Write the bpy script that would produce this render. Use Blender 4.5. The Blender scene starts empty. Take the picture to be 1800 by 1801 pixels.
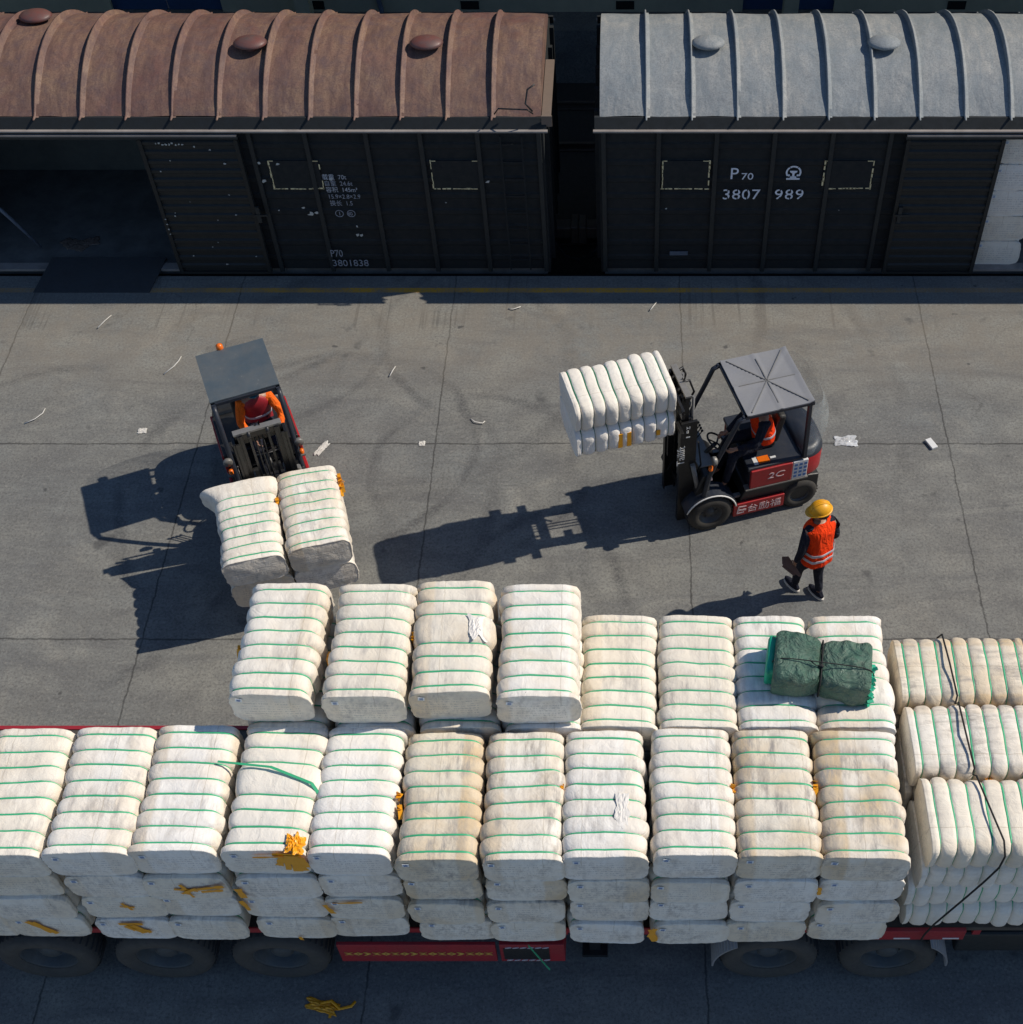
import bpy, bmesh, math, random
from mathutils import Vector, Matrix, noise
random.seed(7)
SC = bpy.context.scene
COL = SC.collection
PI = math.pi
# ------------------------------------------------------------------ camera
cam_d = bpy.data.cameras.new("camera")
cam = bpy.data.objects.new("camera", cam_d); COL.objects.link(cam)
cam.location = (0, 0, 14.5)
cam.rotation_euler = (math.radians(90 - 50.1), 0, 0)
cam_d.lens = 2326 / 1801 * 36
cam_d.sensor_width = 36
cam_d.shift_x = -204 / 1801
cam_d.clip_end = 2000
SC.camera = cam
# ------------------------------------------------------------------ light
SUN = Vector((0.98, 0.222, 1.0)).normalized()
world = bpy.data.worlds.new("World"); SC.world = world; world.use_nodes = True
wn = world.node_tree
sky = wn.nodes.new("ShaderNodeTexSky"); sky.sky_type = 'NISHITA'; sky.sun_disc = False
sky.sun_elevation = math.asin(SUN.z)
sky.sun_rotation = math.atan2(SUN.x, SUN.y)
sky.air_density = 1.0; sky.dust_density = 0.1; sky.ozone_density = 4.5
bg = wn.nodes["Background"]; bg.inputs[1].default_value = 0.105
wn.links.new(sky.outputs[0], bg.inputs[0])
sd = bpy.data.lights.new("sun", 'SUN'); sd.energy = 4.5; sd.angle = math.radians(0.5); sd.color = (1.0, 0.915, 0.79)
sun = bpy.data.objects.new("sun", sd); COL.objects.link(sun)
sun.rotation_euler = SUN.to_track_quat('Z', 'Y').to_euler()
SC.view_settings.view_transform = 'Standard'; SC.view_settings.look = 'None'
SC.view_settings.exposure = 0.0; SC.view_settings.gamma = 1.0
SC.view_settings.use_curve_mapping = False

# ------------------------------------------------------------------ node helpers
class NT:
    def __init__(s, name):
        s.m = bpy.data.materials.new(name); s.m.use_nodes = True
        s.t = s.m.node_tree; s.b = s.t.nodes["Principled BSDF"]
        s.c = s.t.nodes.new("ShaderNodeTexCoord")
        s._sep = {}
    def L(s, a, b): s.t.links.new(a, b)
    def put(s, v, sock):
        if isinstance(v, bpy.types.NodeSocket): s.L(v, sock)
        elif v is not None:
            if isinstance(v, (tuple, list)) and sock.type == 'RGBA' and len(v) == 3: v = (*v, 1)
            sock.default_value = v
    def noise(s, vec=None, scale=5., detail=4., rough=.6, dist=0., sc3=None):
        n = s.t.nodes.new("ShaderNodeTexNoise")
        if vec is None: vec = s.c.outputs['Object']
        if sc3: vec = s.map(vec, sc3)
        s.L(vec, n.inputs['Vector']); n.inputs['Scale'].default_value = scale
        n.inputs['Detail'].default_value = detail; n.inputs['Roughness'].default_value = rough
        n.inputs['Distortion'].default_value = dist
        return n.outputs['Fac']
    def vor(s, vec=None, scale=5., feature='F1', out='Distance'):
        n = s.t.nodes.new("ShaderNodeTexVoronoi"); n.feature = feature
        s.L(vec or s.c.outputs['Object'], n.inputs['Vector']); n.inputs['Scale'].default_value = scale
        return n.outputs[out]
    def map(s, vec, sc=(1, 1, 1), loc=(0, 0, 0), rot=(0, 0, 0)):
        n = s.t.nodes.new("ShaderNodeMapping"); s.L(vec, n.inputs[0])
        n.inputs['Scale'].default_value = sc; n.inputs['Location'].default_value = loc
        n.inputs['Rotation'].default_value = rot
        return n.outputs[0]
    def ma(s, op, a, b=None, c=None, clamp=False):
        n = s.t.nodes.new("ShaderNodeMath"); n.operation = op; n.use_clamp = clamp
        s.put(a, n.inputs[0]); s.put(b, n.inputs[1]); s.put(c, n.inputs[2])
        return n.outputs[0]
    def ramp(s, f, lo, hi, a=0., b=1.):
        n = s.t.nodes.new("ShaderNodeMapRange"); n.clamp = True
        s.put(f, n.inputs[0]); n.inputs[1].default_value = lo; n.inputs[2].default_value = hi
        n.inputs[3].default_value = a; n.inputs[4].default_value = b
        return n.outputs[0]
    def mix(s, f, a, b, mode='MIX'):
        n = s.t.nodes.new("ShaderNodeMix"); n.data_type = 'RGBA'; n.blend_type = mode
        s.put(f, n.inputs['Factor']); s.put(a, n.inputs[6]); s.put(b, n.inputs[7])
        return n.outputs[2]
    def xyz(s, vec=None):
        vec = vec or s.c.outputs['Object']
        n = s.t.nodes.new("ShaderNodeSeparateXYZ"); s.L(vec, n.inputs[0]); return n.outputs
    def rnd(s):
        return s.t.nodes.new("ShaderNodeObjectInfo").outputs['Random']
    def bump(s, h, st=.3, dist=.01, prev=None):
        n = s.t.nodes.new("ShaderNodeBump"); n.inputs['Strength'].default_value = st
        n.inputs['Distance'].default_value = dist; s.put(h, n.inputs['Height'])
        if prev is not None: s.L(prev, n.inputs['Normal'])
        s.L(n.outputs[0], s.b.inputs['Normal']); return n.outputs[0]
    def done(s, col=None, rough=None, metal=None, spec=None):
        s.put(col, s.b.inputs['Base Color']); s.put(rough, s.b.inputs['Roughness'])
        s.put(metal, s.b.inputs['Metallic']); s.put(spec, s.b.inputs['Specular IOR Level'])
        return s.m

def worn(name, col, dirt=(.12, .1, .08), amt=.35, rough=.5, metal=0., scale=4., bump=.15, chips=None):
    n = NT(name)
    a = n.noise(scale=scale, detail=6, rough=.65)
    b = n.noise(scale=scale * 6, detail=4, rough=.6)
    f = n.ma('MULTIPLY', n.ramp(a, .35, .75), amt)
    c = n.mix(f, col, dirt)
    c = n.mix(n.ramp(b, .3, .8, 0, .25), c, tuple(v * .6 for v in col))
    if chips:
        ch = n.ramp(n.noise(scale=scale * 4, detail=8, rough=.7), .66, .68)
        c = n.mix(ch, c, chips)
    r = n.ramp(b, .2, .8, max(.05, rough - .12), min(1, rough + .15))
    n.bump(b, bump, .004)
    return n.done(c, r, metal)

# --- cotton cloth
def cloth(name, end=False, gain=1.0, dirt=1.0):
    n = NT(name)
    o = n.c.outputs['Object']
    R = n.rnd()
    off = n.t.nodes.new("ShaderNodeCombineXYZ")
    n.L(n.ma('MULTIPLY', R, 37.0), off.inputs[0]); n.L(n.ma('MULTIPLY', R, 91.0), off.inputs[2])
    va = n.t.nodes.new("ShaderNodeVectorMath"); va.operation = 'ADD'
    n.L(o, va.inputs[0]); n.L(off.outputs[0], va.inputs[1]); v = va.outputs[0]
    x, y, z = n.xyz(o)
    big = n.noise(v, 1.6, 3, .6)
    streak = n.noise(v, 9, 5, .7, sc3=(1.6, .35, 1))
    streak2 = n.noise(v, 30, 3, .7, sc3=(1.5, .12, 1.5))
    spots = n.noise(v, 26, 4, .6)
    white = n.mix(n.ramp(n.ma('FRACT', n.ma('MULTIPLY', R, 5.13)), .1, .9), (.79, .725, .61), (.85, .815, .755))
    cream = (.66, .515, .335)
    edge = n.ma('MULTIPLY', n.ma('SUBTRACT', n.ma('FRACT', n.ma('MULTIPLY', R, 7.31)), .5), .26)
    xo = n.ma('ADD', n.ma('ADD', x, edge), n.ma('MULTIPLY', n.ma('SUBTRACT', n.noise(v, 5, 4, .6), .5), .05))
    sidef = n.ramp(n.ma('ABSOLUTE', xo), .275, .305)      # flanks of the wrapping are unbleached
    creamf = n.ma('MULTIPLY', n.ma('ADD', n.ma('MULTIPLY', sidef, .42), n.ramp(big, .44, .72, 0, .6)), n.ramp(n.ma('FRACT', n.ma('MULTIPLY', R, 3.77)), 0, 1, 1.0, .25), clamp=True)
    if dirt != 1.0: creamf = n.ma('MULTIPLY', creamf, dirt, clamp=True)
    c = n.mix(creamf, white, cream)
    grey = n.ma('MULTIPLY', n.ramp(streak, .44, .70), n.ramp(n.noise(v, 2.4, 2, .5), .36, .64, .08, .80))
    if dirt != 1.0: grey = n.ma('MULTIPLY', grey, dirt)
    c = n.mix(grey, c, (.38, .35, .32))
    c = n.mix(n.ramp(streak2, .5, .85, 0, .35), c, (.55, .48, .40))
    c = n.mix(n.ramp(spots, .735, .77, 0, .7), c, (.13, .10, .08))
    # wavy sewn seam along the wrapping
    sx = n.ma('ADD', n.ma('SUBTRACT', x, n.ma('ADD', n.ma('MULTIPLY', n.ma('FRACT', n.ma('MULTIPLY', R, 11.7)), .5), -.22)), n.ma('MULTIPLY', n.ma('SUBTRACT', n.noise(v, 9, 3, .6), .5), .03))
    seam = n.ma('MULTIPLY', n.ramp(n.ma('ABSOLUTE', sx), .002, .006, .35, 0), n.ramp(z, .3, .35))
    c = n.mix(seam, c, (.30, .23, .14))
    c = n.mix(n.ramp(n.noise(v, 3.1, 6, .75), .55, .75, 0, .4 * dirt), c, (.44, .37, .28))
    if end:
        # stencilled bale data: rows of small print on the face of the bale
        row = n.ramp(n.ma('FRACT', n.ma('MULTIPLY', z, 23.0)), .50, .56)
        word = n.noise(v, 60, 2, .5, sc3=(1, .01, .25))
        let = n.noise(v, 210, 1, .5, sc3=(1, .01, .15))
        ink = n.ma('MULTIPLY', n.ma('MULTIPLY', row, n.ramp(word, .42, .5)), n.ramp(let, .42, .5))
        ink = n.ma('MULTIPLY', ink, n.ma('MULTIPLY', n.ramp(n.ma('ABSOLUTE', x), .26, .30, 1, 0), n.ramp(z, .07, .09)))
        ink = n.ma('MULTIPLY', ink, n.ramp(z, .37, .39, .33, 0))
        c = n.mix(ink, c, (.12, .13, .17))
    wr = n.noise(v, 7, 5, .65, .8)
    fine = n.noise(v, 90, 2, .7)
    b1 = n.bump(wr, .5, .03)
    n.bump(fine, .35, .004, b1)
    if gain != 1.0: c = n.mix(1.0, c, (gain, gain * .985, gain * .95), 'MULTIPLY')
    n.b.inputs['Sheen Weight'].default_value = .15
    return n.done(c, .88, 0, .2)

# --- yard concrete
def concrete(name, yard=True):
    n = NT(name)
    o = n.c.outputs['Object']; x, y, z = n.xyz(o)
    a = n.noise(o, .35, 5, .6); b = n.noise(o, 2.2, 8, .68); f = n.noise(o, 28, 6, .75); st = n.noise(o, 1.1, 6, .7, 1.2, sc3=(.35, 1.6, 1))
    grit = n.noise(o, 130, 3, .8)
    c = n.mix(n.ramp(a, .3, .7), (.172, .184, .184), (.262, .252, .215))
    c = n.mix(n.ramp(b, .35, .66, 0, .6), c, (.118, .116, .112))
    c = n.mix(n.ramp(st, .46, .66, 0, .7), c, (.118, .118, .118))
    c = n.mix(n.ramp(n.noise(o, .55, 6, .7, 2.2), .50, .68, 0, .45), c, (.135, .134, .130))
    c = n.mix(n.ramp(n.noise(o, .8, 6, .7, 1.0), .56, .70, 0, .4), c, (.32, .305, .26))
    c = n.mix(n.ramp(f, .46, .62, 0, .7), c, (.088, .086, .082))
    c = n.mix(n.ramp(n.noise(o, 11, 5, .7), .55, .70, 0, .35), c, (.10, .097, .094))
    c = n.mix(n.ramp(n.noise(o, 22, 6, .75), .54, .66, 0, .45), c, (.33, .315, .28))
    c = n.mix(n.ramp(grit, .6, .8, 0, .5), c, (.07, .068, .065))
    if yard:
        # tyre scuffs: arcs of rubber, broken up by noise
        arcs = [(-4.6, 12.6, 2.75, .10, .5), (-4.2, 13.4, 1.9, .09, .6), (-2.2, 12.9, 1.55, .08, .55), (-.9, 16.4, 3.1, .10, .5), (-2.5, 10.4, 2.4, .12, .55),
                (-5.6, 15.6, 1.7, .09, .35), (.6, 9.6, 3.2, .10, .4), (3.8, 12.6, 4.6, .12, .35), (-8.2, 12.0, 3.1, .10, .35), (5.0, 15.4, 2.2, .1, .25), (-3.6, 15.1, 2.7, .13, .35), (-.2, 14.2, 4.4, .1, .35)]
        warp = n.ma('MULTIPLY', n.ma('SUBTRACT', n.noise(o, .8, 2, .5), .5), .5)
        tot = None
        for i, (cx, cy, r, w, k) in enumerate(arcs):
            dx = n.ma('SUBTRACT', x, cx); dy = n.ma('SUBTRACT', y, cy)
            d = n.ma('SQRT', n.ma('ADD', n.ma('MULTIPLY', dx, dx), n.ma('MULTIPLY', dy, dy)))
            d = n.ma('ABSOLUTE', n.ma('SUBTRACT', n.ma('ADD', d, warp), r))
            g = n.ramp(d, w * .35, w * 1.3, k, 0)
            msk = n.ramp(n.noise(n.map(o, loc=(i * 7.3, i * 3.1, 0)), .45, 2, .5), .42, .58)
            g = n.ma('MULTIPLY', g, msk)
            tot = g if tot is None else n.ma('MAXIMUM', tot, g)
        tot = n.ma('MULTIPLY', n.ma('MULTIPLY', tot, .8), n.ma('MULTIPLY', n.ramp(f, .34, .56, .45, 1.35), n.ramp(n.noise(o, 3.2, 5, .7, 0, (1, 2.5, 1)), .34, .56, .45, 1.15)))
        c = n.mix(tot, c, (.055, .055, .058))
        # slab joints
        wob = n.ma('MULTIPLY', n.ma('SUBTRACT', n.noise(o, 2.5, 6, .75), .5), .10)
        xw = n.ma('ADD', x, wob); yw = n.ma('ADD', y, wob)
        j = None
        for xi in (-13.2, -9.83, -6.42, -2.87, .872, 4.79, 8.7):
            g = n.ramp(n.ma('ABSOLUTE', n.ma('SUBTRACT', xw, xi)), .005, .017, 1, 0)
            j = g if j is None else n.ma('MAXIMUM', j, g)
        for yi in (2.9, 6.4, 9.93, 13.455):
            g = n.ramp(n.ma('ABSOLUTE', n.ma('SUBTRACT', yw, yi)), .006, .02, 1, 0)
            j = n.ma('MAXIMUM', j, g)
        j = n.ma('MULTIPLY', j, n.ramp(b, .25, .5, .25, .75))
        # cracks
        ew = n.t.nodes.new("ShaderNodeVectorMath"); ew.operation = 'ADD'
        nz = n.t.nodes.new("ShaderNodeTexNoise"); nz.inputs['Scale'].default_value = 1.3; nz.inputs['Detail'].default_value = 6
        n.L(o, nz.inputs['Vector']); n.L(o, ew.inputs[0]); n.L(nz.outputs['Color'], ew.inputs[1])
        cr = n.ramp(n.vor(ew.outputs[0], .32, 'DISTANCE_TO_EDGE'), .0, .006, 1, 0)
        cr = n.ma('MULTIPLY', cr, n.ramp(n.noise(o, .22, 2, .5), .57, .63, 0, .35))
        j = n.ma('MAXIMUM', j, cr)
        c = n.mix(j, c, (.035, .034, .033))
        # broom grooves close to the platform edge
        gr = n.ramp(n.noise(o, 14, 2, .5, sc3=(1, .02, 1)), .58, .66)
        gr = n.ma('MULTIPLY', gr, n.ma('MULTIPLY', n.ramp(y, 15.9, 16.1), n.ramp(n.noise(o, .7, 2, .5), .4, .6, .0, .55)))
        c = n.mix(gr, c, (.07, .068, .066))
        # dusty wheel lane close to the wagons
        c = n.mix(n.ma('MULTIPLY', n.ramp(n.ma('ABSOLUTE', n.ma('SUBTRACT', y, 15.9)), .5, 1.6, .34, 0), n.ramp(b, .3, .6)), c, (.27, .235, .185))
        # worn yellow line along the platform edge
        yl = n.ramp(n.ma('ABSOLUTE', n.ma('SUBTRACT', y, 16.93)), .05, .065, 1, 0)
        yl = n.ma('MULTIPLY', yl, n.ma('MULTIPLY', n.ma('MULTIPLY', n.ramp(n.noise(o, 1.3, 4, .6), .38, .55, .3, 1), n.ramp(f, .36, .5, .1, 1)), n.ramp(n.ma('ABSOLUTE', n.ma('ADD', x, 2.0)), 2.8, 7.0, 1, .3)))
        c = n.mix(yl, c, (.60, .30, .03))
        # oil drips
        oil = n.ma('MAXIMUM', n.ramp(n.noise(o, 1.7, 3, .5), .67, .74, 0, .6), n.ramp(n.noise(o, 4.2, 2, .5), .72, .77, 0, .7))
        c = n.mix(oil, c, (.05, .05, .052))
    b1 = n.bump(b, .25, .02)
    n.bump(f, .35, .006, b1)
    return n.done(c, n.ramp(b, .3, .7, .78, .95), 0, .3)

M = {}
M['cloth'] = cloth('cotton_cloth'); M['cloth_end'] = cloth('cotton_cloth_printed', True)
M['clean'] = cloth('clean_cotton_cloth', False, 1., .25); M['clean_end'] = cloth('clean_cotton_end', True, 1., .25)
M['light'] = cloth('light_cotton_cloth', False, 1., .5); M['light_end'] = cloth('light_cotton_end', True, 1., .5)
M['soiled'] = cloth('soiled_cotton_cloth', False, .93, 1.7); M['soiled_end'] = cloth('soiled_cotton_end', True, .97, 1.3)
M['yard'] = concrete('yard_concrete'); M['conc2'] = concrete('plain_concrete', False)
M['strap'] = worn('green_strap', (.045, .42, .20), (.05, .25, .12), .3, .45, bump=.02)
M['strap_dark'] = worn('dark_green_strap', (.03, .17, .09), (.04, .12, .06), .3, .45, bump=.02)
M['tape'] = worn('orange_tape', (.86, .38, .012), (.6, .24, .01), .35, .35, scale=14, bump=.4)
M['tag'] = worn('white_tag', (.75, .78, .8), (.5, .5, .5), .2, .5)
M['rag'] = worn('torn_white_cloth', (.80, .76, .70), (.6, .56, .5), .4, .85)
M['blue_ink'] = worn('blue_ink', (.05, .14, .36), (.1, .2, .3), .2, .5)
M['roof_brown'] = None
def roof_mat(name, a, b, d, r):
    n = NT(name); o = n.c.outputs['Object']
    p = n.noise(o, .8, 5, .7, .8); q = n.noise(o, 5, 6, .75); g = n.noise(o, 40, 4, .8); s = n.noise(o, 3.0, 6, .75, .4, sc3=(2.5, .5, .5))
    c = n.mix(n.ramp(p, .35, .65), a, b)
    c = n.mix(n.ramp(s, .42, .66, 0, .85), c, d)
    c = n.mix(n.ramp(q, .47, .68, 0, .75), c, r)
    c = n.mix(n.ramp(g, .45, .68, 0, .6), c, tuple(v * .5 for v in a))
    c = n.mix(n.ramp(n.noise(o, 9, 8, .75), .67, .70, 0, .6), c, (.16, .07, .035))
    b1 = n.bump(n.noise(o, 2.2, 3, .5, .6), .6, .05); n.bump(q, .55, .012, b1)
    return n.done(c, n.ramp(q, .3, .7, .55, .8), 0, .35)
M['roof_brown'] = roof_mat('rusty_roof', (.160, .078, .066), (.235, .150, .100), (.085, .050, .048), (.115, .078, .080))
M['roof_grey'] = roof_mat('grey_roof', (.235, .26, .275), (.33, .325, .305), (.165, .195, .215), (.20, .215, .225))
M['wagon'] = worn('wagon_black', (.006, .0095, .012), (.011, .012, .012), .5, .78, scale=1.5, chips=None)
M['wagon_post'] = worn('wagon_post', (.014, .019, .021), (.02, .02, .018), .4, .6, scale=2)
M['wagon_flake'] = worn('wagon_door_paint', (.007, .010, .011), (.013, .013, .012), .5, .6, scale=1.6)
M['lip'] = worn('bare_lip', (.30, .27, .25), (.1, .08, .07), .6, .5, scale=3)
M['yellow_line'] = worn('old_yellow', (.85, .72, .42), (.4, .35, .2), .5, .6, scale=9)
M['stencil'] = worn('stencil_white', (.80, .84, .92), (.4, .4, .42), .35, .6, scale=20)
M['stencil_dim'] = worn('stencil_dim', (.36, .38, .44), (.1, .11, .11), .8, .6, scale=24)
M['stencil_mid'] = worn('stencil_faded', (.55, .58, .64), (.12, .12, .13), .8, .6, scale=24)
M['flake'] = worn('bare_flake', (.5, .5, .47), (.3, .3, .28), .4, .7, scale=20)
M['black'] = worn('black_metal', (.012, .013, .015), (.05, .045, .038), .4, .42, scale=5)
M['mast'] = worn('mast_steel', (.010, .010, .011), (.035, .032, .027), .5, .38, scale=7, metal=.2)
M['navy'] = worn('navy_panel', (.016, .022, .035), (.06, .055, .05), .4, .42, scale=5)
M['red'] = worn('red_paint', (.40, .014, .018), (.12, .03, .025), .35, .38, scale=5)
M['red_dull'] = worn('trailer_red', (.34, .014, .026), (.12, .03, .03), .5, .5, scale=4)
M['guard_grey'] = worn('guard_sheet', (.225, .228, .240), (.26, .25, .23), .35, .5, scale=5)
M['guard_slate'] = worn('slate_sheet', (.062, .085, .103), (.115, .12, .118), .8, .5, scale=3, chips=(.20, .22, .22))
M['white'] = worn('white_paint', (.72, .72, .70), (.4, .38, .35), .3, .5, scale=9)
M['pink'] = worn('pale_lettering', (.72, .55, .55), (.5, .3, .3), .3, .5, scale=9)
M['steel'] = worn('worn_steel', (.24, .235, .22), (.12, .1, .08), .5, .42, scale=10, metal=.3)
M['rubber'] = worn('tyre_rubber', (.022, .021, .020), (.075, .065, .052), .7, .85, scale=3)
M['rim'] = worn('wheel_rim', (.05, .055, .06), (.09, .08, .07), .5, .55, scale=6)
M['rim_blue'] = worn('dusty_rim', (.060, .072, .080), (.07, .06, .05), .7, .6, scale=6)
M['rubber_dusty'] = worn('dusty_rubber', (.050, .048, .045), (.085, .078, .068), .7, .9, scale=3)
def fabric(name, col, dark, sc=7.):
    n = NT(name); o = n.c.outputs['Object']
    a = n.noise(o, sc, 4, .6, 1.2); b = n.noise(o, 40, 3, .7)
    c = n.mix(n.ramp(a, .4, .75, 0, .7), col, dark)
    b1 = n.bump(n.noise(o, sc * 1.3, 3, .55, 1.5, sc3=(1, 1, .45)), 1.0, .05); n.bump(b, .5, .004, b1)
    return n.done(c, .85, 0, .2)
M['orange'] = worn('orange_vest', (.86, .050, .003), (.62, .025, .003), .35, .7, scale=6, bump=.5)
M['orange2'] = worn('orange_sleeve', (.86, .16, .015), (.6, .08, .01), .3, .7, scale=8, bump=.5)
M['orange'] = fabric('orange_vest_cloth', (.86, .052, .003), (.60, .022, .002)); M['orange2'] = fabric('orange_sleeve_cloth', (.86, .15, .012), (.6, .07, .008))
M['reflect'] = worn('reflective_band', (.55, .53, .58), (.4, .4, .45), .3, .3, scale=20)
M['navy_cloth'] = worn('dark_cloth', (.012, .014, .024), (.03, .03, .035), .4, .9, scale=8, bump=.5)
M['navy_cloth'] = fabric('dark_navy_cloth', (.012, .014, .026), (.03, .032, .04))
M['skin'] = worn('skin', (.36, .19, .12), (.28, .13, .08), .3, .5, scale=9, bump=.05)
M['hair'] = worn('black_hair', (.010, .009, .009), (.03, .03, .03), .3, .6, scale=20, bump=.5)
M['helmet'] = worn('yellow_helmet', (.84, .40, .008), (.6, .27, .02), .5, .42, scale=9, bump=.1)
M['lime'] = worn('lime_cap', (.55, .85, .05), (.7, .8, .5), .3, .6, scale=20)
M['teal'] = worn('teal_cap', (.03, .20, .27), (.03, .1, .14), .3, .6, scale=20)
M['glove'] = worn('glove_grey', (.30, .28, .24), (.15, .1, .08), .5, .8, scale=20)
M['brown'] = worn('brown_card', (.17, .095, .06), (.1, .06, .04), .4, .7, scale=10)
M['sole'] = worn('white_sole', (.72, .68, .62), (.4, .38, .34), .3, .7, scale=10)
M['rail'] = worn('rail_steel', (.10, .08, .065), (.06, .04, .03), .6, .5, scale=6)
M['gravel'] = worn('dark_ballast', (.045, .042, .038), (.02, .02, .02), .7, .95, scale=14, bump=.9)
M['wall'] = worn('warehouse_wall', (.50, .48, .34), (.32, .30, .23), .6, .85, scale=1.2)
M['blue_door'] = worn('blue_door', (.030, .085, .20), (.04, .06, .1), .5, .6, scale=1.5)
M['vent'] = worn('vent_dark', (.008, .008, .008), (.02, .02, .02), .3, .9)
M['pipe'] = worn('downpipe_blue', (.10, .13, .18), (.05, .06, .07), .4, .6)
M['floor_wagon'] = worn('wagon_floor', (.15, .15, .145), (.05, .052, .05), .9, .7, scale=2.2, bump=.4)
M['inside'] = worn('wagon_inside', (.10, .11, .10), (.03, .03, .03), .5, .8, scale=1.4)
M['plate'] = worn('ramp_plate', (.065, .07, .078), (.06, .055, .05), .5, .55, scale=2.5, metal=.3)
M['deck'] = worn('deck_plate', (.07, .06, .05), (.03, .03, .03), .5, .7, scale=3)
M['gold'] = worn('gold_sticker', (.66, .42, .08), (.3, .2, .05), .4, .5, scale=12)
M['dark_green'] = worn('dark_green_sticker', (.02, .05, .02), (.03, .03, .02), .4, .5, scale=12)
M['cable'] = worn('black_rope', (.012, .012, .012), (.04, .04, .035), .4, .8, scale=20)
M['paper'] = worn('crumpled_paper', (.62, .60, .56), (.4, .38, .34), .4, .8, scale=15)
M['papbrown'] = worn('cardboard_scrap', (.16, .12, .095), (.1, .08, .06), .4, .8, scale=15)
M['seat'] = worn('seat_vinyl', (.012, .012, .012), (.03, .028, .025), .4, .55, scale=8)
M['amber'] = worn('amber_lamp', (.8, .16, .01), (.5, .1, .01), .3, .25, scale=8, bump=.02)
def tarp_mat():
    n = NT('green_tarpaulin'); o = n.c.outputs['Object']
    a = n.noise(o, 2.2, 5, .6, .6); b = n.noise(o, 14, 5, .7)
    c = n.mix(n.ramp(a, .35, .7), (.050, .125, .088), (.105, .165, .120))
    c = n.mix(n.ramp(b, .5, .8, 0, .5), c, (.13, .12, .085))
    b1 = n.bump(n.noise(o, 4, 5, .6, 2.2), 1.0, .09); n.bump(b, .4, .01, b1)
    return n.done(c, .48, 0, .5)
M['tarp'] = tarp_mat()
M['tarp_bright'] = worn('bright_green_lining', (.01, .38, .22), (.01, .2, .12), .4, .5, scale=9, bump=.6)
def clear_mat(name, alpha, col, rough=.12):
    n = NT(name); f = n.noise(scale=5, detail=6, rough=.7)
    n.L(n.ramp(f, .35, .7, alpha * .5, alpha * 1.6), n.b.inputs['Alpha'])
    return n.done(col, rough, 0, .6)
M['plastic'] = clear_mat('clear_sheet', .17, (.62, .70, .70))
M['bag'] = clear_mat('thin_plastic_bag', .45, (.8, .82, .84))

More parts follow.
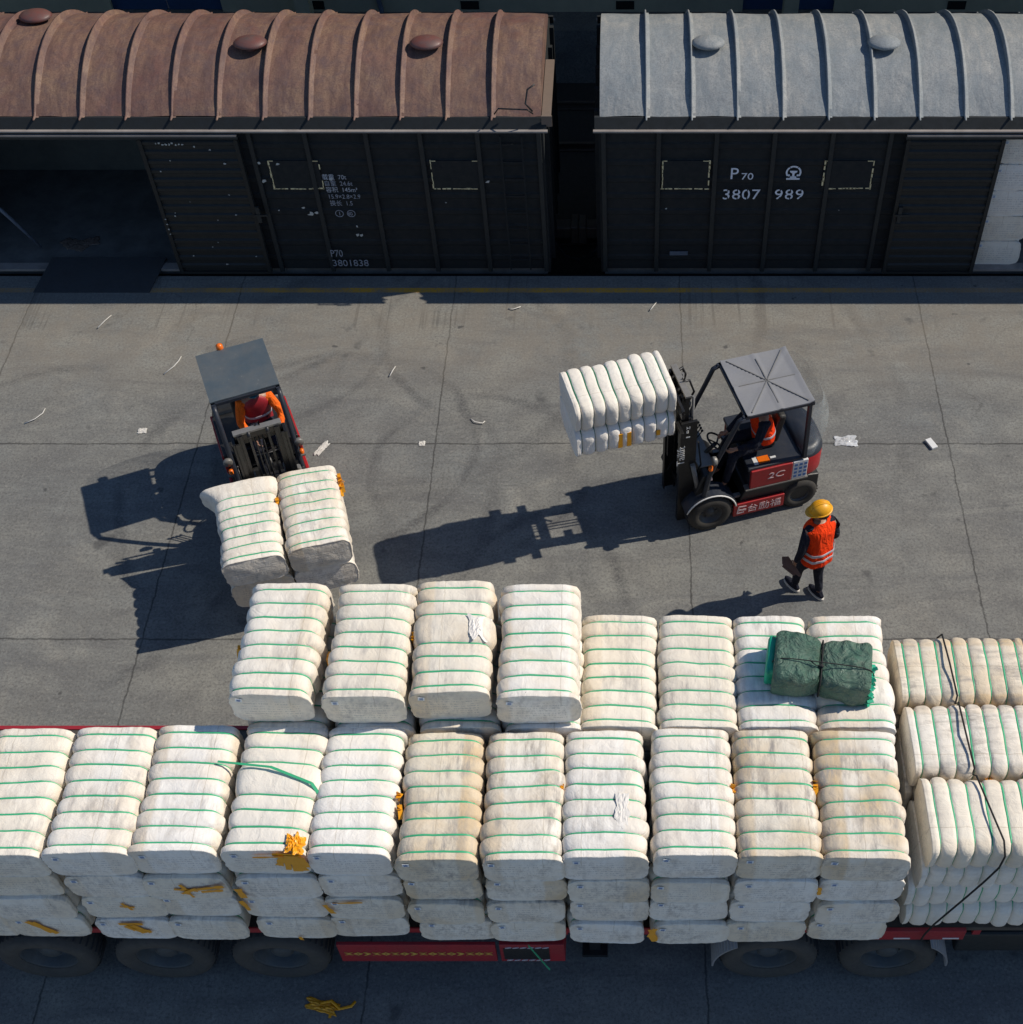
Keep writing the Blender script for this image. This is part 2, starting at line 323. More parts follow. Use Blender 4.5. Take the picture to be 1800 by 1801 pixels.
# ------------------------------------------------------------------ mesh helpers
class MB:
    def __init__(s): s.v = []; s.f = []; s.mi = []; s.sm = []
    def add(s, vs, fs, mi=0, sm=False, T=None):
        o = len(s.v)
        s.v += [tuple(T @ Vector(p)) if T is not None else tuple(p) for p in vs]
        for f in fs: s.f.append(tuple(i + o for i in f)); s.mi.append(mi); s.sm.append(sm)
        return s
    def box(s, c, d, mi=0, rot=None, T=None):
        x, y, z = d[0] / 2, d[1] / 2, d[2] / 2
        vs = [Vector(p) for p in ((-x, -y, -z), (x, -y, -z), (x, y, -z), (-x, y, -z), (-x, -y, z), (x, -y, z), (x, y, z), (-x, y, z))]
        if rot is not None: 
            R = rot if isinstance(rot, Matrix) else Matrix.Rotation(rot, 3, 'Z')
            vs = [R @ p for p in vs]
        vs = [p + Vector(c) for p in vs]
        return s.add(vs, [(0, 3, 2, 1), (4, 5, 6, 7), (0, 1, 5, 4), (1, 2, 6, 5), (2, 3, 7, 6), (3, 0, 4, 7)], mi, False, T)
    def bb(s, a, b, mi=0):
        return s.box([(a[i] + b[i]) / 2 for i in range(3)], [abs(b[i] - a[i]) for i in range(3)], mi)
    def bar(s, a, b, w, h, mi=0):
        a = Vector(a); b = Vector(b); d = b - a
        q = d.to_track_quat('X', 'Z').to_matrix()
        return s.box((a + b) / 2, (d.length, w, h), mi, q)
    def prism(s, poly, axis, a, b, mi=0, sm=False):
        # poly in the plane normal to axis; axis 1 = y: poly is (x, z)
        def P(p, t):
            return {0: (t, p[0], p[1]), 1: (p[0], t, p[1]), 2: (p[0], p[1], t)}[axis]
        n = len(poly)
        vs = [P(p, a) for p in poly] + [P(p, b) for p in poly]
        fs = [tuple(range(n))[::-1], tuple(range(n, 2 * n))]
        o = len(s.v)
        s.v += vs
        for f in fs: s.f.append(tuple(i + o for i in f)); s.mi.append(mi); s.sm.append(False)
        for i in range(n):
            j = (i + 1) % n
            s.f.append((o + i, o + j, o + n + j, o + n + i)); s.mi.append(mi); s.sm.append(sm)
        return s
    def tube(s, pts, r, seg=8, mi=0, cap=True, flat=1.0):
        pts = [Vector(p) for p in pts]; n = len(pts); o = len(s.v)
        rs = r if isinstance(r, (list, tuple)) else [r] * n
        up = Vector((0, 0, 1)); prevu = None
        for i, p in enumerate(pts):
            d = (pts[min(i + 1, n - 1)] - pts[max(i - 1, 0)]).normalized()
            if prevu is None:
                u = d.cross(up)
                if u.length < .1: u = d.cross(Vector((0, 1, 0)))
            else: u = prevu - d * prevu.dot(d)
            u.normalize(); prevu = u.copy(); w = d.cross(u)
            for k in range(seg):
                t = 2 * PI * k / seg
                s.v.append(tuple(p + u * math.cos(t) * rs[i] + w * math.sin(t) * rs[i] * flat))
        for i in range(n - 1):
            for k in range(seg):
                k2 = (k + 1) % seg
                s.f.append((o + i * seg + k, o + i * seg + k2, o + (i + 1) * seg + k2, o + (i + 1) * seg + k)); s.mi.append(mi); s.sm.append(True)
        if cap:
            s.f.append(tuple(o + k for k in range(seg))[::-1]); s.mi.append(mi); s.sm.append(False)
            s.f.append(tuple(o + (n - 1) * seg + k for k in range(seg))); s.mi.append(mi); s.sm.append(False)
        return s
    def lathe(s, prof, seg=32, mi=0, T=None, sm=True):
        # profile (r, h) about local Z
        o = len(s.v); n = len(prof)
        for r, h in prof:
            for k in range(seg):
                t = 2 * PI * k / seg
                p = Vector((r * math.cos(t), r * math.sin(t), h))
                s.v.append(tuple(T @ p if T is not None else p))
        for i in range(n - 1):
            for k in range(seg):
                k2 = (k + 1) % seg
                s.f.append((o + i * seg + k, o + i * seg + k2, o + (i + 1) * seg + k2, o + (i + 1) * seg + k)); s.mi.append(mi); s.sm.append(sm)
        for i in (0, n - 1):
            if prof[i][0] > 1e-4 and prof[0] != prof[-1] and prof[-1][0] > .002:
                s.f.append(tuple(o + i * seg + k for k in range(seg))[::(-1 if i == 0 else 1)]); s.mi.append(mi); s.sm.append(False)
        return s
    def sph(s, c, r, seg=16, rings=10, mi=0, T=None, z0=-1.0, z1=1.0):
        r = r if isinstance(r, (tuple, list)) else (r, r, r)
        prof = []
        for i in range(rings + 1):
            z = z0 + (z1 - z0) * i / rings
            a = math.asin(max(-1, min(1, z0))) + (math.asin(z1) - math.asin(z0)) * i / rings
            prof.append((max(math.cos(a), 1e-4), math.sin(a)))
        TT = Matrix.Translation(c) @ Matrix.Diagonal((*r, 1))
        if T is not None: TT = T @ TT
        return s.lathe(prof, seg, mi, TT)
    def build(s, name, mats, parent=None, bevel=0., seg=2, smooth_angle=None):
        me = bpy.data.meshes.new(name)
        me.from_pydata(s.v, [], s.f)
        mats = mats if isinstance(mats, (list, tuple)) else [mats]
        for m in mats: me.materials.append(M[m] if isinstance(m, str) else m)
        me.polygons.foreach_set('material_index', s.mi)
        me.polygons.foreach_set('use_smooth', s.sm)
        bm = bmesh.new(); bm.from_mesh(me); bmesh.ops.recalc_face_normals(bm, faces=bm.faces); bm.to_mesh(me); bm.free()
        me.update()
        o = bpy.data.objects.new(name, me); COL.objects.link(o)
        if parent: o.parent = parent
        if bevel:
            b = o.modifiers.new('bevel', 'BEVEL'); b.width = bevel; b.segments = seg; b.limit_method = 'ANGLE'; b.angle_limit = math.radians(40)
        return o

def tag(o, label, cat, group=None, kind=None):
    if label: o['label'] = label
    if cat: o['category'] = cat
    if group: o['group'] = group
    if kind: o['kind'] = kind
    return o
def thing(name, label, cat, loc=(0, 0, 0), rz=0., group=None):
    o = bpy.data.objects.new(name, None); COL.objects.link(o)
    o.empty_display_size = .2; o.location = loc; o.rotation_euler = (0, 0, rz)
    return tag(o, label, cat, group)
def struct(o): o['kind'] = 'structure'; return o
_ch = {}
def note(child, parent): _ch.setdefault(parent.name, []).append(child)
def kids(o): return [c for c in bpy.data.objects if c.parent == o]

def text_mesh(name, txt, size, mat, parent=None, T=None, extrude=.002, shear=0., xs=1.0, align='LEFT', spacing=1.0):
    cu = bpy.data.curves.new(name, 'FONT'); cu.body = txt; cu.size = size; cu.extrude = extrude; cu.shear = shear
    cu.align_x = align; cu.space_character = spacing; cu.resolution_u = 3
    t = bpy.data.objects.new(name + '_tmp', cu); COL.objects.link(t)
    dg = bpy.context.evaluated_depsgraph_get()
    me = bpy.data.meshes.new_from_object(t.evaluated_get(dg))
    bpy.data.objects.remove(t); bpy.data.curves.remove(cu)
    me.materials.clear(); me.materials.append(M[mat])
    T = T or Matrix.Identity(4)
    me.transform(T @ Matrix.Diagonal((xs, 1, 1, 1)))
    o = bpy.data.objects.new(name, me); me.name = name; COL.objects.link(o); o.parent = parent
    return o

# ------------------------------------------------------------------ the setting
b = MB()
b.v = [(-300, -300, 0), (300, -300, 0), (300, 17.29, 0), (-300, 17.29, 0), (300, 17.29, -1.2), (-300, 17.29, -1.2)]
b.f = [(0, 1, 2, 3), (3, 2, 4, 5)]; b.mi = [0, 0]; b.sm = [False, False]
struct(b.build('yard', 'yard'))
b = MB(); b.bb((-300, 17.30, -1.3), (300, 25.0, -1.2)); struct(b.build('track_bed', 'gravel'))
b = MB(); b.bb((-300, 25.01, -1.3), (300, 60, 0.0)); struct(b.build('far_platform', 'conc2'))
b = MB(); b.bb((-600, -600, -2.0), (600, 600, -1.6)); struct(b.build('ground', 'conc2'))
for k, ry in enumerate((18.2, 19.64, 22.6, 24.04)):
    b = MB(); b.bb((-120, ry - .07, -1.19), (120, ry + .07, -1.17)); b.bb((-120, ry - .01, -1.17), (120, ry + .01, -1.06)); b.bb((-120, ry - .035, -1.06), (120, ry + .035, -1.03))
    tag(b.build('rail', 'rail'), ['steel rail nearest the platform edge, under the wagons', 'second steel rail from the platform edge, under the wagons',
        'inner steel rail of the empty track behind the wagons', 'steel rail beside the far platform under the warehouse'][k], 'rail', 'rails of the two tracks')

# warehouse behind
wh = thing('warehouse', 'drab olive grey warehouse wall with dark blue doors behind the wagons', 'building', (0, 25.75, 0))
def wx(u): return (u - 1104) * 26.0 * .905 / 2326 * 1.04
b = MB()
doorx = [(-10.75, -8.45), (2.40, 4.30)]
edges = [-60] + [e for d in doorx for e in d] + [60]
for i in range(0, len(edges), 2): b.bb((edges[i], 0, 0), (edges[i + 1], .3, 7.5))
for d in doorx: b.bb((d[0], 0, 4.2), (d[1], .3, 7.5))
b.build('wall', 'wall', wh)
for d in doorx:
    b = MB(); mid = (d[0] + d[1]) / 2
    b.bb((d[0] - .05, .08, .01), (mid - .012, .16, 4.2)); b.bb((mid + .012, .08, .01), (d[1] + .05, .16, 4.2))
    dd = b.build('door', 'blue_door', wh)
for x in (-6.5, -3.28, -.05, 6.85, 10.1):
    b = MB(); b.bb((x - .19, -.012, .06), (x + .19, .02, .26)); v = b.build('vent', 'vent', wh)
    b = MB(); b.bb((x - .22, -.03, .26), (x + .22, .02, .29)); b.build('lintel', 'wall', v)
b = MB(); b.tube([(-5.15, -.07, 7.4), (-5.15, -.07, .3), (-5.12, -.09, .12), (-5.1, -.2, .05)], .055, 10); b.build('downpipe', 'pipe', wh)
b = MB(); b.bb((-60, -.55, 7.5), (60, .5, 7.7)); b.build('roof_edge', 'wall', wh)
b = MB(); b.bb((-60, -4.6, 6.3), (60, 0, 6.45)); b.build('added_shade_canopy', 'wall', wh)  # out-of-view canopy added to keep sun off the track behind the wagons
for k in range(9):
    b = MB(); b.bb((-40 + k * 10 + 3.2, -.5, .0), (-40 + k * 10 + 3.5, -.2, 6.3)); b.build('shade_canopy_post', 'wall', wh)  # posts carrying the added shading canopy

# ------------------------------------------------------------------ wagons
YN, YF = 17.42, 20.28          # near and far side walls
def roof_z(y, r=0.):           # barrel roof section
    t = (y - 18.86) / 1.46
    return 3.0 + .52 * max(0, 1 - abs(t) ** 2.1) + r
def roof_sec(off=0., n=28):
    pts = []
    for i in range(n + 1):
        a = PI * i / n
        y = 18.86 - (1.46 + off) * math.cos(a)
        z = roof_z(max(17.401, min(20.319, y))) + off * math.sin(a)
        if i in (0, n): z = 3.0
        pts.append((y, z))
    return pts
def wagon(name, label, x0, x1, roofm, ribs, posts, door_x, open_x, vents, hatches, mirror):
    L = min(x0, x1); Rr = max(x0, x1)
    w = thing(name, label, 'freight wagon', ((L + Rr) / 2, 18.92, -1.03))
    ox, oy, oz = (L + Rr) / 2, 18.92, -1.03
    def put(mb, nm, mats, parent=w, bevel=0.):
        if parent is w: mb.v = [(v[0] - ox, v[1] - oy, v[2] - oz) for v in mb.v]
        else: mb.v = [(v[0] - ox, v[1] - oy, v[2] - oz) for v in mb.v]
        return mb.build(nm, mats, parent, bevel)
    # roof skin with slight dents
    b = MB(); sec = roof_sec(); nx = int((Rr - L) / .1)
    vs = []; fs = []
    for i in range(nx + 1):
        x = L + .0 + (Rr - L) * i / nx
        for (y, z) in sec:
            q = noise.noise(Vector((x * 1.1, y * 1.6, 3.3))) * .026 + noise.noise(Vector((x * 3.5, y * 4, 8))) * .010
            vs.append((x, y, z + q))
    m = len(sec)
    for i in range(nx):
        for j in range(m - 1): fs.append((i * m + j, (i + 1) * m + j, (i + 1) * m + j + 1, i * m + j + 1))
    b.add(vs, fs, 0, True)
    for x in (L, Rr):       # gable ends
        poly = [(x, y, z - .01) for (y, z) in sec]
        b.add(poly, [tuple(range(len(poly)))], 0, False)
    put(b, 'roof', roofm)
    # raised roof ribs
    for rx in ribs:
        b = MB(); s0 = roof_sec(-.01); s1 = roof_sec(.095)
        s2 = roof_sec(.02)
        n = len(s0); o = []
        cols = [(rx - .022, s0), (rx - .018, s1), (rx + .006, s1), (rx + .010, s2), (rx + .05, s2), (rx + .055, s0)]
        vs = []; fs = []
        for (xx, ss) in cols:
            vs += [(xx, y, z) for (y, z) in ss]
        for c in range(len(cols) - 1):
            for j in range(n - 1): fs.append((c * n + j, c * n + j + 1, (c + 1) * n + j + 1, (c + 1) * n + j))
        b.add(vs, fs, 0, True)
        put(b, 'roof_rib', roofm)
    for (vx, vy) in vents:
        b = MB(); zz = roof_z(vy)
        T = Matrix.Translation((vx, vy, zz))
        b.lathe([(.09, -.03), (.09, .07), (.24, .065), (.26, .085), (.225, .12), (.14, .15), (.04, .165), (.001, .168)], 28, 0, T @ Matrix.Diagonal((1, .78, 1, 1)))
        put(b, 'ventilator', 'vent_paint_brown' if 'brown' in roofm else roofm)
    # eave: sloped board, gutter lip
    for (yy, sg) in ((17.30, -1), (20.40, 1)):
        b = MB()
        b.add([(L - .08, yy + .08 * -sg, 3.0), (Rr + .08, yy + .08 * -sg, 3.0), (Rr + .08, yy + sg * .02, 2.86), (L - .08, yy + sg * .02, 2.86),
               (L - .08, yy + .13 * -sg, 3.0), (Rr + .08, yy + .13 * -sg, 3.0), (Rr + .08, yy - sg * .06, 2.84), (L - .08, yy - sg * .06, 2.84)],
              [(0, 1, 2, 3), (4, 5, 6, 7), (0, 1, 5, 4), (3, 2, 6, 7), (0, 3, 7, 4), (1, 2, 6, 5)], 0)
        e = put(b, 'eave_board', 'wagon')
        b = MB(); b.bb((L - .1, min(yy + sg * .02, yy + sg * .075), 2.832), (Rr + .1, max(yy + sg * .02, yy + sg * .075), 2.858)); put(b, 'gutter_lip', 'lip', e)
    # side walls: horizontally pressed sheet, in runs beside the doorway
    def wall_run(mb, xa, xb, y, sg, za=.06, zb=2.86):
        vs = []; fs = []; k = 0; prof = []
        z = za; N = 9; step = (zb - za) / N
        for i in range(N):
            z0 = za + i * step
            prof += [(0, z0), (0, z0 + step * .55), (.018, z0 + step * .66), (.018, z0 + step * .88), (0, z0 + step * .99)]
        for (d, z) in prof:
            vs += [(xa, y + sg * d, z), (xb, y + sg * d, z), ]
        for i in range(len(prof) - 1): fs.append((2 * i, 2 * i + 1, 2 * i + 3, 2 * i + 2))
        mb.add(vs, fs, 0)
        mb.bb((xa, min(y - sg * .05, y - sg * .02), za), (xb, max(y - sg * .05, y - sg * .02), zb))
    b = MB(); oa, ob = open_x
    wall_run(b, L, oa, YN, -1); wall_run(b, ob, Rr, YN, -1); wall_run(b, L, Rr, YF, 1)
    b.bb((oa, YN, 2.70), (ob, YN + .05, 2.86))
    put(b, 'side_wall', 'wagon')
    for px in posts:
        b = MB(); b.bb((px - .035, YN - .055, .03), (px + .035, YN - .002, 2.83)); put(b, 'wall_post', 'wagon_post', bevel=.006)
    for ex in (L, Rr):
        b = MB(); b.bb((ex - .02, YN - .02, .0), (ex + .02, YF + .02, 2.98))
        for k in range(5): b.bb((ex + (.02 if ex == Rr else -.09), 17.7 + k * .6, .05), (ex + (.09 if ex == Rr else -.02), 17.78 + k * .6, 2.9))
        put(b, 'end_wall', 'wagon')
    b = MB(); b.bb((L + .04, YN + .05, -.10), (Rr - .04, YF - .05, .045)); put(b, 'floor', 'floor_wagon')
    b = MB(); b.bb((L + .3, YF - .09, .05), (Rr - .3, YF - .055, 2.9)); b.bb((L + .1, YN + .06, 2.88), (Rr - .1, YF - .1, 2.90)); put(b, 'inner_lining', 'inside')
    b = MB(); b.bb((L + .1, YN + .06, -.42), (Rr - .1, YN + .16, -.11)); b.bb((L + .1, YF - .16, -.42), (Rr - .1, YF - .06, -.11)); b.bb((L + .2, 18.8, -.5), (Rr - .2, 19.05, -.11)); put(b, 'underframe', 'black')
    for cx in (L + 1.9, L + 3.7, Rr - 3.7, Rr - 1.9):
        b = MB()
        for yy in (18.2, 19.64):
            T = Matrix.Translation((cx, yy, -.61)) @ Matrix.Rotation(PI / 2, 4, 'X')
            b.lathe([(.12, -.09), (.38, -.06), (.42, -.05), (.42, .05), (.45, .06), (.45, .08), (.12, .06)], 24, 0, T)
        b.tube([(cx, 18.0, -.61), (cx, 19.84, -.61)], .08, 10)
        put(b, 'wheelset', 'rail')
    # sliding door with many pressed ribs, hung from a top rail
    b = MB(); da, db = door_x; N = 15; z0, z1 = .10, 2.66; st = (z1 - z0) / N; prof = []
    for i in range(N):
        q = z0 + i * st
        prof += [(0, q), (0, q + st * .4), (.026, q + st * .55), (.026, q + st * .85), (0, q + st * .999)]
    vs = []; fs = []
    for (d, z) in prof: vs += [(da, YN - .12 - d, z), (db, YN - .12 - d, z)]
    for i in range(len(prof) - 1): fs.append((2 * i, 2 * i + 1, 2 * i + 3, 2 * i + 2))
    b.add(vs, fs, 0); b.bb((da, YN - .118, z0), (db, YN - .085, z1))
    b.bb((da - .03, YN - .16, z0 - .03), (da + .03, YN - .08, z1 + .02)); b.bb((db - .03, YN - .16, z0 - .03), (db + .03, YN - .08, z1 + .02))
    b.bb((da + .03, YN - .15, z0 - .04), (db - .03, YN - .09, z0 + .01))
    dr = put(b, 'sliding_door', 'wagon_flake')
    ta, tb = min(oa, da) - .05, max(ob, db) + .05
    b = MB(); b.bb((ta, YN - .17, 2.70), (tb, YN - .06, 2.80)); tr = put(b, 'door_rail', 'wagon_post')
    b = MB(); b.bb((ta, YN - .215, 2.775), (tb, YN - .172, 2.798)); put(b, 'rail_lip', 'lip', tr)
    b = MB(); b.bb((oa, YN - .03, .02), (ob, YN + .14, .062)); put(b, 'door_sill', 'lip')
    # hatch covers with old yellow sealant round the edge
    for (ha, hb) in hatches:
        b = MB(); zt, zb2 = 2.22, 1.70
        b.bb((ha, YN - .034, zb2), (hb, YN - .022, zt))
        h = put(b, 'hatch', 'wagon')
        b = MB(); rr = random.Random(int(ha * 100))
        def seg_line(a, c2, n):
            for i in range(n):
                if rr.random() < .22: continue
                jx = rr.uniform(-.008, .008); a = (a[0] + jx, a[1]); c2 = (c2[0] + jx * .5, c2[1] + rr.uniform(-.006, .006))
                t0, t1 = i / n, (i + 1) / n
                pa = [a[k] + (c2[k] - a[k]) * t0 for k in (0, 1)]; pb = [a[k] + (c2[k] - a[k]) * t1 for k in (0, 1)]
                w_ = rr.uniform(.010, .026)
                b.bb((min(pa[0], pb[0]) - w_ / 2, YN - .040, min(pa[1], pb[1]) - w_ / 2), (max(pa[0], pb[0]) + w_ / 2, YN - .0345, max(pa[1], pb[1]) + w_ / 2))
        seg_line((ha, zb2), (hb, zb2), 14); seg_line((ha, zb2), (ha, zt), 7); seg_line((hb, zb2), (hb, zt), 7)
        b.bb((ha, YN - .040, zt - .006), (ha + .08, YN - .0345, zt + .006)); b.bb((hb - .1, YN - .040, zt - .006), (hb, YN - .0345, zt + .006))
        put(b, 'sealant', 'yellow_line', h)
    return w, put
M['vent_paint_brown'] = worn('vent_red_brown', (.15, .05, .04), (.085, .075, .072), .9, .5, scale=5)

wl, putl = wagon('boxcar', 'boxcar with rusty brown barrel roof and an open doorway with a steel ramp', -17.3, -1.31, 'roof_brown',
    [-2.045 - .69 * k for k in range(22)], [-5.80, -4.94, -4.01, -3.18, -2.30, -1.36], (-7.45, -5.98), (-11.2, -7.45),
    [(-5.78, 18.50), (-3.08, 18.50), (-9.30, 19.3), (-12.0, 18.5), (-15, 18.5)], [(-5.60, -4.82), (-3.07, -2.32)], False)
wr, putr = wagon('boxcar', 'boxcar with pale grey barrel roof and large white numbers on its side', -.42, 15.6, 'roof_grey',
    [.29 + .688 * k for k in range(22)], [-.37, .48, 1.37, 2.26, 3.15, 4.04], (4.29, 5.74), (5.74, 9.5),
    [(1.24, 18.50), (3.93, 18.50), (6.6, 18.5), (9.3, 18.5), (12, 18.5)], [(.54, 1.28), (3.08, 3.84)], True)
# coupler in the gap, end ladder on the brown wagon
b = MB(); b.bb((-1.29, 18.72, -.35), (-.98, 18.98, -.12)); b.bb((-1.0, 18.66, -.42), (-.86, 19.04, -.06)); putl(b, 'coupler', 'rail', bevel=.02)
b = MB(); b.bb((-.86, 18.66, -.42), (-.72, 19.04, -.06)); b.bb((-.74, 18.72, -.35), (-.44, 18.98, -.12)); putr(b, 'coupler', 'rail', bevel=.02)
b = MB(); b.tube([(-1.28, 18.45, -.2), (-1.1, 18.45, -.5), (-.87, 18.45, -.6), (-.62, 18.45, -.5), (-.46, 18.45, -.2)], .025, 8); putl(b, 'brake_hose', 'cable')
b = MB()
for xx in (-1.95, -1.62): b.bb((xx - .012, YN - .09, .1), (xx + .012, YN - .066, 2.7))
for k in range(8): b.bb((-1.95, YN - .088, .3 + k * .32), (-1.62, YN - .070, .318 + k * .32))
putl(b, 'ladder', 'wagon')
for (dx0, pf) in ((-5.98, putl), (4.29, putr)):
    b = MB(); b.bb((dx0 + .04, YN - .19, 1.15), (dx0 + .10, YN - .155, 1.45)); b.bb((dx0 + .0, YN - .20, 1.28), (dx0 + .22, YN - .18, 1.31)); pf(b, 'door_latch', 'wagon_post')
# bent wire handrail on the brown roof end and buff end strip
b = MB()
b.tube([(-2.0, 17.32, 3.10), (-1.93, 17.28, 3.22), (-1.5, 17.28, 3.20), (-1.42, 17.33, 3.10)], .012, 6)
b.tube([(-1.42, 17.27, 3.18), (-1.52, 17.28, 3.3), (-1.49, 17.42, 3.45), (-1.38, 17.45, 3.52)], .014, 6)
putl(b, 'bent_handrail', 'black')
b = MB(); b.bb((-1.30, 17.32, 2.88), (-1.14, 17.345, 3.06)); b.bb((-1.30, 17.36, 2.95), (-1.16, 19.0, 2.99)); putl(b, 'end_shelf', 'papbrown')
def wall_text(put_w, w, nm, txt, x, z, size, mat, xs=1., shear=0., spacing=1.0):
    T = Matrix.Translation((x - w.location.x, YN - .0635 - w.location.y + .0, z - w.location.z)) @ Matrix.Rotation(PI / 2, 4, 'X')
    return text_mesh(nm, txt, size, mat, w, T, .0015, shear, xs, spacing=spacing)
def X(u, z=2.0, y=17.38): return (u - 1104) * (y * .6414 + (14.5 - z) * .7672) / 2326
YT = .02
wall_text(putr, wr, 'lettering', "P", 1.60, 1.905, .30, 'stencil', .95)
wall_text(putr, wr, 'lettering', "70", 1.78, 1.895, .175, 'stencil', 1.15)
def stencil(w, txt, x, z, size, step, mat):
    for i, ch in enumerate(txt):
        wall_text(None, w, 'lettering', ch, x + i * step, z, size, mat, 1.08)
    b = MB()
    for i, ch in enumerate(txt):
        cx = x + i * step + size * .31 * 1.08
        for zz in (z + size * .68, z + size * .02):
            if ch in '38095': b.bb((cx - .008, YN - .068, zz - .03), (cx + .008, YN - .0645, zz + .035))
    b.v = [(v[0] - w.location.x, v[1] - w.location.y, v[2] - w.location.z) for v in b.v]
    if b.v: b.build('stencil_gap', 'wagon', w)
stencil(wr, "3807", 1.50, 1.52, .27, .155, 'stencil'); stencil(wr, "989", 2.33, 1.52, .27, .165, 'stencil')
# railway emblem: open ring over a rail section
b = MB(); cx, cz = 2.60, 2.03; y0, y1 = YN - .068, YN - .064
def arc(mb, cx, cz, r0, r1, a0, a1, n=20):
    for i in range(n):
        t0 = a0 + (a1 - a0) * i / n; t1 = a0 + (a1 - a0) * (i + 1) / n
        mb.prism([(cx + r0 * math.cos(t0), cz + r0 * math.sin(t0)), (cx + r1 * math.cos(t0), cz + r1 * math.sin(t0)),
                  (cx + r1 * math.cos(t1), cz + r1 * math.sin(t1)), (cx + r0 * math.cos(t1), cz + r0 * math.sin(t1))], 1, y0, y1)
arc(b, cx, cz, .095, .122, math.radians(-35), math.radians(52), 10); arc(b, cx, cz, .095, .122, math.radians(58), math.radians(122), 8); arc(b, cx, cz, .095, .122, math.radians(128), math.radians(215), 10)
b.prism([(cx - .06, cz + .03), (cx + .06, cz + .03), (cx + .05, cz - .0), (cx + .018, cz - .02), (cx + .018, cz - .07), (cx - .018, cz - .07), (cx - .018, cz - .02), (cx - .05, cz)], 1, y0, y1)
b.bb((cx - .105, y0, cz - .135), (cx + .105, y1, cz - .105)); b.bb((cx - .05, y0, cz - .1), (cx + .05, y1, cz - .075))
b.sph((cx - .07, y0 + .002, cz - .055), (.02, .003, .02), 8, 4); b.sph((cx + .07, y0 + .002, cz - .055), (.02, .003, .02), 8, 4)
putr(b, 'emblem', 'stencil')
for i, (s_, z_) in enumerate((("载重  70t", 1.93), ("自重  24.6t", 1.81), ("容积  145m³", 1.69), ("15.9×2.8×2.9", 1.56), ("换长  1.5", 1.43))):
    wall_text(None, wl, 'lettering', s_, -4.80 + i * .01, z_ - .03, .115, 'stencil_mid' if i in (0, 2) else 'stencil_dim', .85)
b = MB()
for q in (-4.66, -4.47): arc(b, q + .02, 1.24, .058, .068, 0, 2 * PI, 16)
putl(b, 'circle_mark', 'stencil_dim')
wall_text(None, wl, 'lettering', "1", -4.665, 1.20, .11, 'stencil_dim'); wall_text(None, wl, 'lettering', "40", -4.51, 1.20, .10, 'stencil_dim', .8)
wall_text(None, wl, 'lettering', "P70", -4.93, .36, .20, 'stencil_dim', .7); wall_text(None, wl, 'lettering', "3801838", -4.93, .16, .19, 'stencil_dim', .92)
# paint flakes and stuck scraps on the brown wagon
rr = random.Random(3)
def flakes(pts, y, putf, nm='paint_flake'):
    for (fx, fz, s_) in pts:
        b = MB(); n = rr.randint(5, 7); o = []
        for k in range(n):
            a = 2 * PI * k / n; r_ = s_ * rr.uniform(.4, 1.1); o.append((fx + r_ * math.cos(a) * rr.uniform(.6, 1.6), fz + r_ * math.sin(a)))
        b.prism(o, 1, y - .006, y); putf(b, nm, 'flake')
flakes([(-5.68 + rr.uniform(-.1, .1), 2.2, .03), (-5.45, 2.18, .03), (-5.72, 1.86, .035), (-4.66, 1.9, .04), (-5.2, 1.35, .02), (-4.4, .98, .025), (-4.42, .8, .035), (-4.35, .8, .03), (-2.2, 1.85, .03), (-5.1, 1.23, .05), (-5.0, 1.25, .03), (-5.6, 1.3, .02), (-2.9, 1.45, .015)], YN - .058, putl)
flakes([(-7.3 + rr.random() * 1.2, rr.uniform(.15, 2.6), rr.uniform(.008, .022)) for _ in range(16)] + [(-7.43, .9 + .1 * k, .015) for k in range(4)] + [(-7.2 + .05 * k, 2.62 + rr.uniform(-.02, .02), .022) for k in range(9)], YN - .160, putl)
flakes([(.62, 1.33, .02), (3.4, 1.3, .01), (5.0, .75, .015), (5.06, .75, .012)], YN - .06, putr)
b = MB(); b.bb((.70, YN - .03, .36), (1.0, YN - .024, .44)); putr(b, 'data_plate', 'pipe')

# steel ramp from the platform into the brown wagon
b = MB()
b.add([(-9.86, 16.86, .012), (-7.93, 16.86, .012), (-7.80, 17.66, .10), (-9.73, 17.66, .10), (-9.86, 16.86, .0), (-7.93, 16.86, .0), (-7.80, 17.66, .07), (-9.73, 17.66, .07)],
      [(0, 1, 2, 3), (4, 7, 6, 5), (0, 4, 5, 1), (1, 5, 6, 2), (2, 6, 7, 3), (3, 7, 4, 0)])
tag(b.build('ramp_plate', 'plate', None, .003), 'dark steel loading plate bridging the platform and the brown wagon doorway', 'ramp')
b = MB(); b.tube([(-10.35, 17.62, 1.35), (-10.16, 17.75, .75), (-9.98, 17.9, .12)], [.03, .028, .022], 8)
tag(b.build('pole', 'pipe'), 'pale pole leaning inside the open doorway of the brown wagon', 'pole')

# ------------------------------------------------------------------ cotton bales
BW, BH, BL = .394, .2450, 1.34
def resample(pts, n):
    d = [0]
    for i in range(len(pts)):
        a, c = pts[i], pts[(i + 1) % len(pts)]
        d.append(d[-1] + math.hypot(c[0] - a[0], c[1] - a[1]))
    out = []; j = 0
    for k in range(n):
        t = d[-1] * k / n
        while d[j + 1] < t: j += 1
        f = (t - d[j]) / max(1e-9, d[j + 1] - d[j]); a, c = pts[j], pts[(j + 1) % len(pts)]
        out.append((a[0] + (c[0] - a[0]) * f, a[1] + (c[1] - a[1]) * f))
    return out
NS = 56
ne = 4.7
SEC = resample([(math.copysign(abs(math.cos(2 * PI * k / 720)) ** (2 / ne) * BW, math.cos(2 * PI * k / 720)),
                 math.copysign(abs(math.sin(2 * PI * k / 720)) ** (2 / ne) * BH, math.sin(2 * PI * k / 720))) for k in range(720)], NS)
STR = [-.585 + .167 * k for k in range(8)]
